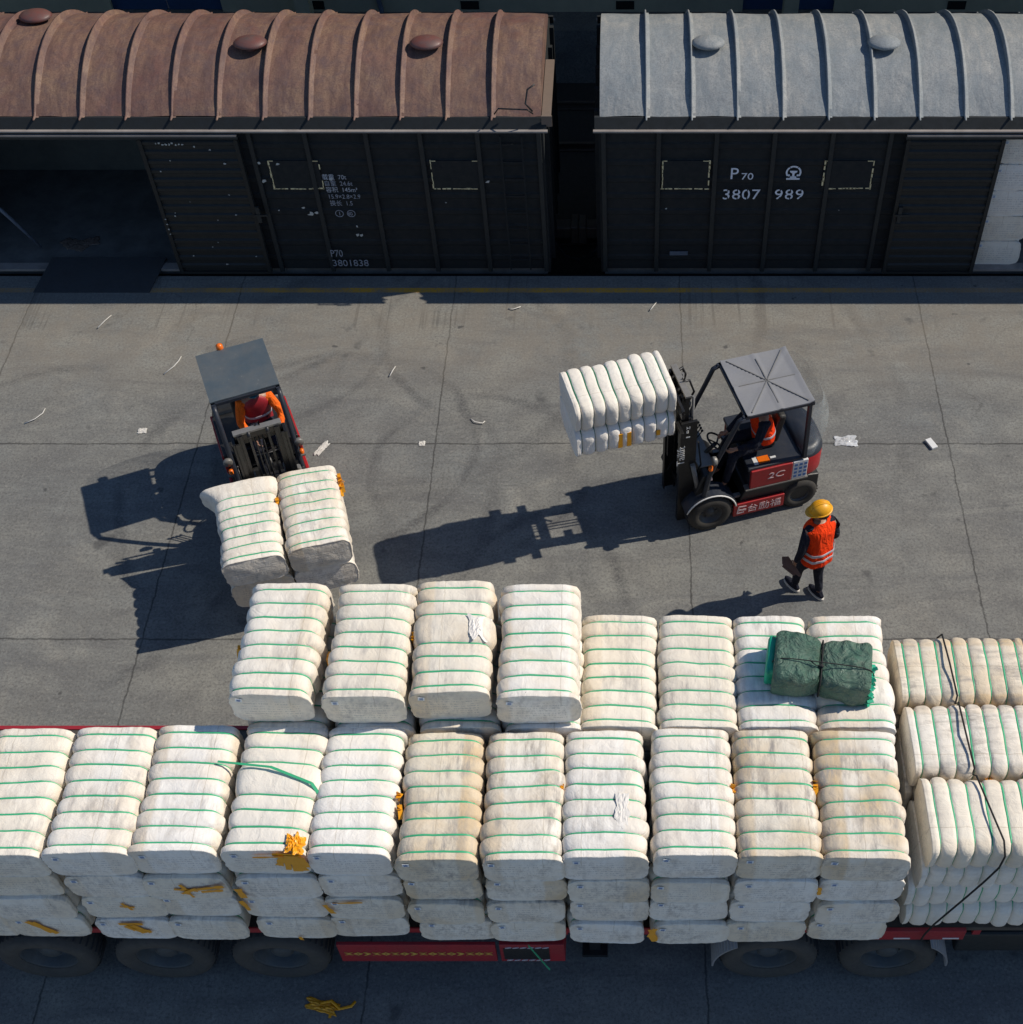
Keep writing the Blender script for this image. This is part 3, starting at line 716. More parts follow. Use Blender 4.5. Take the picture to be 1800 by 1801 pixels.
class Variant:
    def __init__(s, seed, missing=(), flap=None):
        s.seed = seed; s.str = [y for i, y in enumerate(STR) if i not in missing]; s.missing = missing; s.flap = flap
        r = random.Random(seed)
        s.str = [y + r.uniform(-.006, .006) for y in s.str]
        s.bnd = [-BL / 2 - .075] + s.str + [BL / 2 + .075]
        s.ls = [r.uniform(-.008, .012) for _ in s.bnd]
        s.shx = [r.uniform(-.013, .013) for _ in s.bnd]; s.a = r.uniform(-.035, .035)
    def pt(s, k, y, out=0.):
        x0, z0 = SEC[k % NS]
        for i in range(len(s.bnd) - 1):
            if s.bnd[i] <= y <= s.bnd[i + 1] + 1e-9: break
        w = s.bnd[i + 1] - s.bnd[i]; u = (y - s.bnd[i]) / w
        bulge = (max(0, 1 - abs(2 * u - 1) ** 3.0)) ** .55
        px, pz = .046, .024
        if w > .2: px, pz = .075, .045           # a band has burst: the cloth swells
        amp = bulge
        base = 1 - .046 / BW
        gx = BW - .046 + px * amp * (1 if w < .2 else 1.0) + s.ls[i] * amp
        gz = BH - .024 + pz * amp + s.ls[i] * .5 * amp
        e = BL / 2 - abs(y)
        if e < .05:
            t = 1 - max(0, e) / .05
            gx -= .018 * t * t; gz -= .018 * t * t
        n = noise.noise(Vector((x0 * 3, y * 3.2, z0 * 3 + s.seed * 9))) * .022 + noise.noise(Vector((x0 * 14, y * 9, z0 * 14 + s.seed))) * .007 + noise.noise(Vector((x0 * 9, y * 34, z0 * 9 + s.seed))) * .003 * amp
        if 0.0 <= e < .022: n += .010 + .012 * noise.noise(Vector((x0 * 40, y * 4, z0 * 40 + s.seed)))
        L_ = math.hypot(x0 / BW, z0 / BH)
        gx += n + out; gz += n * .7 + out
        cx = s.shx[i] * amp
        y = y + (s.a * x0 + .010 * noise.noise(Vector((x0 * 3.5, y * 2.5, s.seed * 1.7)))) * max(0, 1 - (2 * abs(y) / BL) ** 4)
        if s.flap and y > BL / 2 - .22 and x0 < 0:
            t = (y - BL / 2 + .22) / .22; return (x0 / BW * (gx + .16 * t * t) + cx, y, z0 / BH * gz * (1 - .15 * t) + BH + .03 * t)
        return (x0 / BW * gx + cx, y, z0 / BH * gz + BH)
    def body(s):
        ys = []
        for i in range(len(s.bnd) - 1):
            a, c = s.bnd[i], s.bnd[i + 1]; m = 10 if c - a < .2 else 18
            for k in range(m):
                u = .5 - .5 * math.cos(PI * k / m); y = a + (c - a) * u
                if abs(y) < BL / 2 - .03: ys.append(y)
        ys += [-BL / 2 + q for q in (0, .010, .022, .035)] + [BL / 2 - q for q in (0, .010, .022, .035)]
        ys = sorted(ys); b = MB(); n = len(ys)
        vs = []; fs = []
        for y in ys: vs += [s.pt(k, y) for k in range(NS)]
        for i in range(n - 1):
            for k in range(NS): fs.append((i * NS + k, i * NS + (k + 1) % NS, (i + 1) * NS + (k + 1) % NS, (i + 1) * NS + k))
        b.add(vs, fs, 0, True)
        for (yi, sg) in ((0, -1), (n - 1, 1)):
            prev = list(range(yi * NS, (yi + 1) * NS))
            ring0 = [Vector(b.v[j]) for j in prev]; c = Vector((0, ring0[0].y, BH))
            for q, (f, bu) in enumerate(((.985, -.004), (.94, -.003), (.76, .004), (.45, .010), (.2, .012))):
                o = len(b.v)
                for p in ring0:
                    p2 = c + (p - c) * f; nn = noise.noise(Vector((p2.x * 7, s.seed * 3.3 + sg, p2.z * 7))) * .010
                    b.v.append((p2.x, p2.y + sg * (bu + nn * (1 if q else 0)), p2.z))
                for k in range(NS):
                    b.f.append((prev[k], prev[(k + 1) % NS], o + (k + 1) % NS, o + k)); b.mi.append(1); b.sm.append(True)
                prev = list(range(o, o + NS))
            b.f.append(tuple(prev)); b.mi.append(1); b.sm.append(True)
        return b
    def strap(s, y):
        b = MB(); w = .0105; vs = []; fs = []
        q = [(-w, .004), (w, .004), (w, .0125), (-w, .0125)]
        for k in range(NS):
            for (dy, off) in q:
                p = s.pt(k, y, off); vs.append((p[0], p[1] + dy, p[2]))
        for k in range(NS):
            k2 = (k + 1) % NS
            for j in range(4): fs.append((k * 4 + j, k2 * 4 + j, k2 * 4 + (j + 1) % 4, k * 4 + (j + 1) % 4))
        b.add(vs, fs, 0, True); return b
VARS = [Variant(1), Variant(2), Variant(3), Variant(4), Variant(5), Variant(6), Variant(7, (4,)), Variant(8, (2,)), Variant(9, (7,), True)] + [Variant(q) for q in (31, 32, 33, 34, 35)]
PLAIN = [0, 1, 2, 3, 4, 5, 9, 10, 11, 12, 13]
PROTO = {}
def get_proto(vi):
    if vi in PROTO: return PROTO[vi]
    V = VARS[vi]
    body = V.body().build('wrapping', ['cloth', 'cloth_end'])
    straps = [V.strap(y).build('strap', 'strap') for y in V.str]
    for o in [body] + straps: COL.objects.unlink(o)
    PROTO[vi] = (body, straps); return PROTO[vi]
tag_b = MB(); tag_b.box((0, 0, 0), (.065, .003, .05)); tag_me = tag_b.build('label_tag', 'tag'); COL.objects.unlink(tag_me)
ink_b = MB()
for r_ in range(3): ink_b.box((0, -.0025, .013 - r_ * .013), (.036, .002, .005))
ink_me = ink_b.build('print', 'blue_ink'); COL.objects.unlink(ink_me)
BR = random.Random(21)
def bale(label, loc, rz=0., vi=None, group='cotton bales', straps=True, scale=(1, 1, 1), tags=True, tilt=0., look=None):
    if vi is None: vi = BR.choice(PLAIN)
    body, sts = get_proto(vi)
    o = thing('cotton_bale', label, 'bale', loc, rz, group)
    o.rotation_euler = (0, tilt, rz); o.scale = scale
    c = body.copy(); COL.objects.link(c); c.parent = o
    if look:
        for sl_ in range(2): c.material_slots[sl_].link = 'OBJECT'; c.material_slots[sl_].material = M[look + ('_end' if sl_ else '')]
    if straps:
        for s_ in sts:
            d = s_.copy(); COL.objects.link(d); d.parent = o
            if look == 'clean': d.material_slots[0].link = 'OBJECT'; d.material_slots[0].material = M['strap_dark']
    if tags:
        t = tag_me.copy(); COL.objects.link(t); t.parent = o; t.location = (-.27 + BR.uniform(-.02, .02), -BL / 2 - .011, .395 + BR.uniform(-.01, .01)); t.rotation_euler = (0, BR.uniform(-.2, .2), 0)
        k = ink_me.copy(); COL.objects.link(k); k.parent = t
    return o
def tape(parent, strips, y=-BL / 2 - .026, seed=0, nm='tape'):
    """strips on the end face: (x0, z0, x1, z1, width)"""
    b = MB(); r = random.Random(seed)
    for i, (xa, za, xb, zb, w) in enumerate(strips):
        n = 5; d = Vector((xb - xa, zb - za)); L_ = d.length; d.normalize(); p = Vector((-d.y, d.x)); top = []; bot = []
        for k in range(n + 1):
            t = k / n; c = Vector((xa, za)) + d * L_ * t; ww = w * r.uniform(.35, .62)
            j = r.uniform(-.008, .008)
            top.append((c.x + p.x * ww + j, y - .002 * i - .002 * (k % 2), c.y + p.y * ww)); bot.append((c.x - p.x * ww, y - .002 * i, c.y - p.y * ww + j))
        vs = top + bot; m = n + 1
        vs += [(v[0], v[1] + .0018, v[2]) for v in vs]
        fs = []
        for k in range(n): fs += [(k, k + 1, m + k + 1, m + k), (2 * m + k, 3 * m + k, 3 * m + k + 1, 2 * m + k + 1)]
        b.add(vs, fs, 0)
    return b.build(nm, 'tape', parent)
ORD = ['first', 'second', 'third', 'fourth', 'fifth', 'sixth', 'seventh', 'eighth', 'ninth', 'tenth', 'eleventh', 'twelfth', 'thirteenth']
DK = 1.25; LH = .492
# front row: end faces towards the camera
cols = [-6.50, -5.72, -4.90, -4.115, -3.305, -2.505, -1.735, -.975, -.195, .59, 1.378, 2.185]
layname = ['bottom', 'third from the top', 'second from the top', 'topmost']
extra = {(5 - 1, 3): 'topmost bale with a burst band and orange tape splash', (3, 2): 'bale with an orange tape star, second from the top'}
cols = [c * 1.018 for c in cols]
front = {}
for ci, cx in enumerate(cols):
    for li in range(4):
        what = layname[li]
        if ci == 0: pos = 'stack at the far left end of the front row'
        elif ci == len(cols) - 1: pos = 'front row stack beside the crosswise bales'
        else: pos = '%s stack from the left in the truck front row' % ORD[ci]
        lab = '%s bale, %s' % (what, pos)
        vi = None
        if (ci, li) == (4, 3): vi = 6; lab = 'swollen cotton bale with burst band and splash of orange tape, top of front row'
        if (ci, li) == (3, 2): lab = 'cotton bale with orange tape star, second from top under the shaded-corner bale'
        if (ci, li) == (2, 1): lab = 'cotton bale with a small orange tape cross, second from bottom of third stack'
        if (ci, li) == (2, 0): lab = 'bottom cotton bale marked by an orange tape hand shape, third stack'
        if (ci, li) == (1, 0): lab = 'bottom cotton bale with an orange tape patch above the leftmost whole wheel'
        if (ci, li) == (8, 3): lab = 'soiled cotton bale with grass bits and torn cloth, topmost above the toolbox end'
        sl = .02 * math.sin(ci * 2.3 + li * 1.7); sy = .022 * math.cos(ci * 1.1 + li * 2.9)
        wsc = ((cols[min(ci + 1, len(cols) - 1)] - cols[max(ci - 1, 0)]) / (2 if 0 < ci < len(cols) - 1 else 1)) / .800
        if li < 3 and ci <= 6: sl += [.06, .04, .02][li] * (-1 if ci % 2 else .3)
        y0 = 5.32 + (.0 if ci > 5 else .045) + BL / 2
        front[ci, li] = bale(lab, (cx + sl, y0 + sy, DK + LH * li), BR.uniform(-.026, .026), vi, 'bales of the truck front row', scale=(wsc * (1.0 if li == 3 else .985) * BR.uniform(.985, 1.012), .995, 1.0), tilt=BR.uniform(-.012, .012), look='soiled' if ci in (6, 7) or (ci in (9, 10, 11) and li == 3 and ci != 9) else ('light' if ci in (4, 5) and li == 3 else None))
# orange tape on the front row
tape(front[4, 3], [(.10, .47, .36, .45, .07), (.20, .47, .13, .25, .07), (.23, .46, .20, .17, .07), (.27, .46, .28, .14, .075), (.31, .46, .35, .16, .07), (.35, .44, .385, .24, .06), (-.08, .43, .2, .45, .03)], seed=1)
tape(front[3, 2], [(-.10, .30, .12, .26, .04), (-.02, .40, .05, .12, .035), (.05, .30, .0, .2, .04), (.12, .30, .38, .36, .05), (.15, .25, .36, .28, .05), (-.04, .22, .12, .33, .035)], seed=2)
tape(front[2, 1], [(-.02, .32, .12, .30, .03), (.02, .40, .09, .24, .03)], seed=3)
tape(front[2, 0], [(-.10, .44, .14, .44, .05), (-.02, .42, .10, .22, .06), (.03, .42, .17, .24, .05), (-.05, .40, .03, .30, .05)], seed=4)
tape(front[1, 0], [(-.16, .44, .02, .18, .06), (-.10, .43, .07, .16, .06)], seed=5)
tape(front[4, 2], [(-.36, .30, -.34, .10, .07)], seed=6); tape(front[4, 1], [(-.38, .44, -.34, .22, .06)], seed=7)
tape(front[5, 1], [(-.30, .44, .0, .46, .03), (-.38, .40, -.32, .20, .06)], seed=8)
tape(front[9, 0], [(-.40, .44, -.36, .14, .08), (-.36, .46, -.42, .25, .05)], seed=9)
tape(front[4, 0], [(.0, .10, .01, .02, .035)], seed=10); tape(front[11, 2], [(-.39, .36, -.38, .20, .04)], seed=11)
def rag(c, sx, sy, seed, h=.04, n=14, tilt=0.):
    b = MB(); vs = []; fs = []
    for i in range(n + 1):
        for j in range(n + 1):
            u = i / n - .5; v = j / n - .5
            rad = 1 - .5 * noise.noise(Vector((math.atan2(v, u) * 2.3, seed, 0)))
            q = abs(noise.noise(Vector((u * 5 + seed, v * 5, 0)))) * h * 2 + abs(noise.noise(Vector((u * 13, v * 13, seed)))) * h
            e = max(abs(u), abs(v)) * 2
            vs.append((c[0] + u * sx * rad, c[1] + v * sy * rad, c[2] + q * (1 - e * .7) - tilt * max(0, u)))
    for i in range(n):
        for j in range(n): q = i * (n + 1) + j; fs.append((q, q + 1, q + n + 2, q + n + 1))
    b.add(vs, fs, 0, False); return b
def side_tape(parent, x, y, z, s_, seed=0):
    b = MB(); r = random.Random(seed)
    for k in range(4):
        b.bar((x, y + r.uniform(-s_, s_) * .5, z + s_ * .3), (x + r.uniform(-.02, .02), y + r.uniform(-s_, s_), z - s_ * r.uniform(.3, 1)), .045, .004)
    b.build('tape', 'tape', parent)
side_tape(front[5, 3], .40, -.05, .42, .09, 1); side_tape(front[6, 3], -.395, -.12, .40, .09, 2); side_tape(front[8, 3], -.405, .08, .42, .08, 3)
side_tape(front[10, 3], -.40, .06, .40, .12, 4); side_tape(front[11, 3], -.41, .05, .42, .16, 5)
# back row under and around
backA = [-3.42, -2.56, -1.72, -.90]; backB = [-.085, .705, 1.485, 2.27]
YB = 6.685 + BL / 2
for ci, cx in enumerate(backA + backB):
    for li in range(4):
        if li < 3:
            bale('cotton bale buried inside the back row of the truck load', (cx, YB + .01, DK + LH * li), 0, None, 'bales buried under the back row', straps=False, tags=False)
        elif ci < 4:
            bale('shaded cotton bale peeping out under the %s raised back bale from the left' % ORD[ci], (cx + .06, YB + .0, DK + LH * li), BR.uniform(-.02, .02), None, 'bales of the truck back row', scale=(1.02, 1, 1))
        else:
            labs = ['clean cotton bale in the back row right beside the raised bales', 'back row cotton bale between a plain bale and the tarpaulin bale',
                    'back row cotton bale under the west half of the green tarpaulin', 'swollen back row cotton bale under the east end of the green tarpaulin']
            labs[2] = 'back row cotton bale under the shaded end of the green tarpaulin'
            labs[3] = 'swollen back row cotton bale under the bright fringed end of the green tarpaulin'
            bale(labs[ci - 4], (cx, YB + .01, DK + LH * li), BR.uniform(-.012, .012), 7 if ci == 7 else None, 'bales of the truck back row', scale=(1.0, 1, 1))
Alab = ['raised cotton bale at the open end of the back row, nearest the parked forklift load', 'raised back row cotton bale, second from the open end, small orange tape beside',
        'raised back row cotton bale with a burst band and crumpled cloth', 'raised back row cotton bale next to the lower back row bales']
Ax = [-3.44, -2.54, -1.735, -.875]; A = []
for i, x in enumerate(Ax):
    A.append(bale(Alab[i], (x, 6.73 + BL / 2 + (.02, .0, .05, .0)[i], DK + LH * 4 + .0), (-.012, -.004, .03, .018)[i], (0, 1, 6, 3)[i], 'raised bales on the back row', scale=((1.02, 1.01, 1.0, 1.02)[i], 1.0, 1)))
side_tape(A[1], .41, .1, .38, .12, 6); side_tape(A[0], -.41, .0, .30, .1, 7); side_tape(A[1], -.41, -.1, .30, .1, 8)
rag((.27, .07, .515), .20, .26, 3, .02, tilt=.18).build('torn_cloth', 'rag', A[2])
rag((.30, -.60, .50), .16, .18, 8, .05, tilt=.1).build('tape', 'tape', front[4, 3])
rag((.17, -.20, .500), .12, .34, 12, .012).build('torn_cloth', 'rag', front[8, 3])

# crosswise stacks at the front end of the trailer
CY_ = [7.50, 6.685, 5.86]; CH = .452 / .49; cname = ['far', 'middle', 'near']
for ri, cy in enumerate(CY_):
    for li in range(4):
        lay = ['bottom', 'third from the top', 'second from the top', 'top'][li]
        lab = 'crosswise bale, %s layer of the %s row' % (lay, cname[ri])
        if ri < 2 and li < 3: lab = 'crosswise cotton bale hidden under the top layer behind the near row'
        x = 3.425 + (0, .02, .06)[ri] + (.02, .0, -.05, 0)[3 - li]
        o = bale(lab, (x, cy + (.0, .02, .01, .0)[li], 1.25 + .455 * li), PI / 2 + BR.uniform(-.012, .012), None, 'crosswise bales at the trailer front', straps=(ri == 2 or li == 3), scale=(1.0, 1.0, CH), tags=False, look='soiled' if ri < 2 else 'light')
        if (ri, li) == (1, 3): side_tape(o, -.40, -.05, .3, .08, 12)
# forklift loads are added with the forklifts; bales inside the grey wagon
for li in range(5):
    bale('cotton bale inside the grey wagon doorway, %s' % ['bottom of the stack', 'second from the bottom', 'middle of the stack', 'second from the top', 'top of the stack'][li],
         (6.16, 17.52 + BL / 2, .05 + LH * 1.02 * li), BR.uniform(-.02, .02), None, 'bales loaded in the grey wagon', scale=(1.04, 1, 1.02), straps=True, look='clean')

# ------------------------------------------------------------------ truck
tr = thing('semi_trailer', 'red flatbed semi-trailer loaded with cotton bales across the foreground', 'trailer', (-2.4, 6.65, 0))
TO = Vector((-2.4, 6.65, 0))
def put_t(mb, nm, mats, parent=tr, bevel=0.):
    mb.v = [(v[0] - TO.x, v[1] - TO.y, v[2] - TO.z) for v in mb.v]; return mb.build(nm, mats, parent, bevel)
b = MB(); b.bb((-9.6, 5.48, 1.17), (4.12, 7.82, 1.245)); put_t(b, 'deck', 'deck')
for y0, y1 in ((5.43, 5.475), (7.82, 7.87)):
    if y0 < 6:
        b = MB(); b.bb((-9.6, 5.462, 1.155), (2.40, 5.478, 1.262)); put_t(b, 'side_rail', 'red_dull')
        b = MB(); b.bb((2.402, y0, 1.045), (3.50, y1, 1.262)); put_t(b, 'side_rail', 'red_dull', bevel=.006)
    else:
        b = MB(); b.bb((-9.6, y0, 1.06), (3.50, y1, 1.262)); put_t(b, 'side_rail', 'red_dull', bevel=.006)
b = MB()
for xx in (2.45, 2.62 + .15, 3.28): b.bb((xx, 5.424, 1.075), (xx + .17, 5.4295, 1.10))
put_t(b, 'reflective_strip', 'white')
b = MB()
for yy in (6.2, 7.2): b.bb((-9.5, yy - .07, .72), (4.0, yy + .07, 1.165))
for k in range(16): b.bb((-9.3 + k * .86, 5.48, 1.06), (-9.22 + k * .86, 7.82, 1.168))
put_t(b, 'chassis_beam', 'red_dull')
def truck_wheel(parent, putf, x, y0, sg, z=.52, R_=.52, nm='wheel', rim='rim_blue'):
    T = Matrix.Translation((x, y0, z)) @ Matrix.Rotation(PI / 2 * sg, 4, 'X')
    w = bpy.data.objects.new(nm, None); COL.objects.link(w); w.parent = parent
    b = MB()
    # outward is local -h ... profile from outer face inward
    b.lathe([(.30, .0), (.36, -.035), (.44, -.045), (.50, -.02), (R_, .04), (R_, .25), (.50, .29), (.31, .27), (.30, .0)], 40, 0, T)
    for k in range(40):
        a = 2 * PI * k / 40
        p = T @ Vector((R_ * math.cos(a), R_ * math.sin(a), .145)); q = T @ Vector((R_ * math.cos(a + .05), R_ * math.sin(a + .05), .145))
        b.bar(T @ Vector((R_ * math.cos(a), R_ * math.sin(a), .03)), T @ Vector((R_ * math.cos(a), R_ * math.sin(a), .26)), .035, .012)
    putf(b, 'tyre', 'rubber_dusty', w)
    b = MB(); b.lathe([(.315, .012), (.30, .005), (.285, .02), (.275, .13), (.25, .17), (.17, .18), (.125, .15), (.12, .07), (.085, .045), (.001, .04)], 36, 0, T)
    for k in range(10):
        a = 2 * PI * k / 10; b.sph(T @ Vector((.145 * math.cos(a), .145 * math.sin(a), .15)), .018, 8, 6)
    rm = putf(b, 'rim', rim, w)
    b = MB()
    for k in range(8):
        a = 2 * PI * k / 8; b.sph(T @ Vector((.212 * math.cos(a), .212 * math.sin(a), .172)), .03, 10, 6)
    putf(b, 'hand_hole', 'black', rm)
    return w
for x in (-6.22, -4.97, -3.72):
    truck_wheel(tr, put_t, x, 5.44, -1); truck_wheel(tr, put_t, x, 7.84, 1)
    b = MB(); b.tube([(x, 5.6, .52), (x, 7.85, .52)], .09, 10); put_t(b, 'axle', 'black')
# side guard with a decorated strip, and toolbox
b = MB(); b.bb((-3.03, 5.36, .635), (-1.38, 5.40, 1.075)); sg_ = put_t(b, 'side_guard', 'red_dull', bevel=.006)
b = MB(); k = 0; x = -2.98
while x < -1.42:
    m = k % 5
    cxx = x + .05
    if m in (0, 3): b.prism([(cxx - .045, .885), (cxx, .85), (cxx + .045, .885), (cxx, .87)], 1, 5.354, 5.3585); b.prism([(cxx - .045, .815), (cxx, .849), (cxx + .045, .815), (cxx, .83)], 1, 5.354, 5.3585)
    elif m in (1, 4): b.prism([(cxx - .05, .851), (cxx, .887), (cxx + .05, .851), (cxx + .025, .851), (cxx, .869), (cxx - .025, .851)], 1, 5.354, 5.3585); b.prism([(cxx - .05, .849), (cxx, .813), (cxx + .05, .849), (cxx + .025, .849), (cxx, .831), (cxx - .025, .849)], 1, 5.354, 5.3585)
    else: b.prism([(cxx - .04, .887), (cxx - .01, .887), (cxx + .04, .85), (cxx - .01, .813), (cxx - .04, .813), (cxx, .85)], 1, 5.354, 5.3585)
    x += .098; k += 1
put_t(b, 'decorative_strip', 'gold', sg_)
b = MB(); b.bb((-1.34, 5.365, .62), (-.66, 6.0, 1.06)); tb = put_t(b, 'toolbox', 'red_dull', bevel=.01)
b = MB(); b.bb((-1.30, 5.357, .70), (-.82, 5.364, .98)); put_t(b, 'toolbox_door', 'black', tb)
b = MB()
for zz in (.665, .995):
    for q in range(6): b.prism([(-1.28 + q * .078, zz), (-1.235 + q * .078, zz + .016), (-1.21 + q * .078, zz + .016), (-1.255 + q * .078, zz)], 1, 5.353, 5.3635)
put_t(b, 'twisted_trim', 'white', tb)
b = MB()
for yy in (5.75, 7.6):
    b = MB(); b.bb((-.42, yy - .06, .12), (-.30, yy + .06, 1.1)); b.bb((-.50, yy - .12, .06), (-.22, yy + .12, .12)); put_t(b, 'landing_leg', 'black')
# tractor unit, rear half only in view
tk = thing('tractor_unit', 'dark truck chassis with two dusty wheels under the crosswise bales', 'truck', (2.6, 6.7, 0))
KO = Vector((2.6, 6.7, 0))
def put_k(mb, nm, mats, parent=tk, bevel=0.):
    mb.v = [(v[0] - KO.x, v[1] - KO.y, v[2] - KO.z) for v in mb.v]; return mb.build(nm, mats, parent, bevel)
b = MB()
for yy in (6.3, 7.15): b.bb((.9, yy - .05, .60), (7.5, yy + .05, .70)); b.bb((.9, yy - .05, .705), (7.5, yy + .05, .99))
put_k(b, 'frame_rail', 'black')
for x in (1.52, 2.80):
    truck_wheel(tk, put_k, x, 5.44, -1); truck_wheel(tk, put_k, x, 7.84, 1)
    b = MB(); b.tube([(x, 5.6, .52), (x, 7.85, .52)], .1, 10); b.sph((x, 6.72, .52), (.22, .22, .22), 16, 10); put_k(b, 'axle', 'black')
b = MB(); b.lathe([(.05, .0), (.45, .0), (.47, .03), (.45, .06), (.05, .06)], 32, 0, Matrix.Translation((2.1, 6.72, 1.0))); put_k(b, 'fifth_wheel', 'black')
def mudguard(xc, a0, a1):
    b = MB(); n = 12; r0 = .60
    for i in range(n):
        t0 = a0 + (a1 - a0) * i / n; t1 = a0 + (a1 - a0) * (i + 1) / n
        b.prism([(xc + r0 * math.cos(t0), .52 + r0 * math.sin(t0)), (xc + (r0 + .02) * math.cos(t0), .52 + (r0 + .02) * math.sin(t0)),
                 (xc + (r0 + .02) * math.cos(t1), .52 + (r0 + .02) * math.sin(t1)), (xc + r0 * math.cos(t1), .52 + r0 * math.sin(t1))], 1, 5.36, 5.78, 0, True)
    return put_k(b, 'mudguard', 'guard_grey')
mudguard(2.80, math.radians(-2), math.radians(52)); mudguard(1.52, math.radians(128), math.radians(182))
b = MB(); b.bb((3.5, 5.5, .55), (4.8, 6.1, 1.0)); put_k(b, 'battery_box', 'wagon_post', bevel=.03)
b = MB(); b.tube([(3.75, 5.62, 1.12), (4.1, 5.62, 1.12)], .11, 18); put_k(b, 'air_cylinder', 'black')
b = MB(); b.tube([(4.9, 5.80, .78), (6.3, 5.80, .78)], .30, 24); put_k(b, 'fuel_tank', 'steel')
b = MB(); b.bb((4.12, 5.55, 1.02), (5.2, 5.9, 1.06)); put_k(b, 'step_plate', 'rim_blue')
b = MB(); b.bb((4.95, 5.4, .9), (7.4, 8.0, 3.4)); b.bb((4.9, 5.45, 3.4), (7.2, 7.95, 3.8)); cb = put_k(b, 'cab', 'red', bevel=.08)
b = MB(); b.bb((7.395, 5.65, 2.2), (7.412, 7.75, 3.1)); b.bb((6.1, 5.385, 2.2), (7.1, 5.398, 3.0)); b.bb((6.1, 8.002, 2.2), (7.1, 8.015, 3.0)); put_k(b, 'window', 'black', cb, .005)
b = MB(); b.bb((5.6, 5.8, 3.8), (7.0, 7.6, 4.0)); b.bb((6.2, 6.2, 3.99), (6.8, 7.2, 4.04)); put_k(b, 'roof_hatch', 'red', cb, .04)
for xx in (6.3,): truck_wheel(tk, put_k, xx, 5.50, -1); truck_wheel(tk, put_k, xx, 7.84, 1)

# rope over the crosswise bales
def rope_pts(pts, n=8):
    out = []
    for i in range(len(pts) - 1):
        a, c = Vector(pts[i]), Vector(pts[i + 1])
        for k in range(n): out.append(a.lerp(c, k / n))
    out.append(Vector(pts[-1])); return out
b = MB(); b.tube([(3.28, 7.96, 2.9), (3.285, 7.88, 3.085), (3.30, 7.5, 3.118), (3.325, 7.13, 3.085), (3.32, 7.1, 2.98), (3.325, 7.05, 3.085), (3.33, 6.7, 3.118), (3.36, 6.31, 3.085), (3.36, 6.30, 2.98), (3.365, 6.23, 3.085), (3.43, 5.85, 3.120), (3.50, 5.54, 3.11), (3.515, 5.435, 3.0), (3.50, 5.418, 2.80), (3.43, 5.41, 2.55), (3.33, 5.41, 2.2), (3.21, 5.41, 1.8), (3.12, 5.41, 1.5), (3.06, 5.40, 1.255), (3.04, 5.385, 1.15)], .010, 7)
tag(b.build('rope', 'cable'), 'thin black lashing rope over the crosswise bales', 'rope')
# loose strap on top of the burst bale and one hanging below the load
b = MB(); b.bar((-3.93, 6.30, 3.235), (-3.40, 6.22, 3.275), .022, .004); b.bar((-3.40, 6.22, 3.275), (-2.99, 6.06, 3.25), .026, .004); b.bar((-2.99, 6.06, 3.25), (-2.93, 6.0, 3.16), .03, .004)
tag(b.build('loose_strap', 'strap'), 'loose green strap lying slantwise across a front row bale', 'strap')
b = MB(); b.bar((-1.02, 5.30, 1.22), (-.85, 5.27, .72), .018, .003); b.bar((-.85, 5.27, .72), (-.82, 5.26, .66), .018, .003)
tag(b.build('loose_strap', 'strap'), 'green strap end hanging down in front of the red toolbox', 'strap')

# ------------------------------------------------------------------ green tarpaulin bundle
tp = thing('tarpaulin_bundle', 'folded green tarpaulin tied with black cord on top of the bales', 'tarpaulin', (1.94, 7.27, 3.20), -.15)
tp.scale = (.93, .93, .95)
def cushion(mb, x0, x1, y0, y1, z0, z1, seed, mi=0, n=30, m=20, amp=.025, e=6., pinch=0., pside=1):
    cx, cy, cz = (x0 + x1) / 2, (y0 + y1) / 2, (z0 + z1) / 2; hx, hy, hz = (x1 - x0) / 2, (y1 - y0) / 2, (z1 - z0) / 2
    vs = []; fs = []
    sec = resample([(math.copysign(abs(math.cos(2 * PI * k / 240)) ** (2 / e) * hy, math.cos(2 * PI * k / 240)), math.copysign(abs(math.sin(2 * PI * k / 240)) ** (2 / e) * hz, math.sin(2 * PI * k / 240))) for k in range(240)], m * 2)
    K = len(sec)
    for i in range(n + 1):
        x = -hx + 2 * hx * i / n; t = abs(x) / hx; f = (1 - .10 * t ** 8) * (1 - pinch * max(0, (x * pside + hx) / (2 * hx)) ** 3)
        for (yy, zz) in sec:
            q = 1 + noise.noise(Vector((x * 6 + seed, yy * 6, zz * 6))) * amp * 3 + noise.noise(Vector((x * 19 + seed, yy * 5, zz * 19))) * amp
            vs.append((cx + x, cy + yy * f * q, max(z0, cz + zz * f * q - (1 - f) * hz * .6)))
    for i in range(n):
        for k in range(K): fs.append((i * K + k, i * K + (k + 1) % K, (i + 1) * K + (k + 1) % K, (i + 1) * K + k))
    fs.append(tuple(range(K))); fs.append(tuple(n * K + k for k in range(K)))
    mb.add(vs, fs, mi, True)
    return mb
b = MB()
cushion(b, -.52, -.03, -.33, .33, .0, .40, 1, amp=.034, pinch=.15, pside=1, e=5.); cushion(b, -.02, .51, -.33, .31, .0, .39, 5, amp=.034, pinch=.15, pside=-1, e=5.)
b.build('folded_cloth', 'tarp', tp)
b = MB(); cushion(b, -.60, -.45, -.20, .27, .02, .30, 9, amp=.08, n=10); b.build('lining', 'tarp_bright', tp)
b = MB(); r = random.Random(4)
for k in range(42):
    a = Vector((.50, r.uniform(-.32, .05), r.uniform(.04, .36))); c = a + Vector((r.uniform(.02, .07), r.uniform(-.05, .05), r.uniform(-.06, .05)))
    b.bar(a, c, .04, .006)
b.build('frayed_edge', 'tarp_bright', tp)
b = MB()
def loop_pts(f): return [f(2 * PI * k / 40) for k in range(41)]
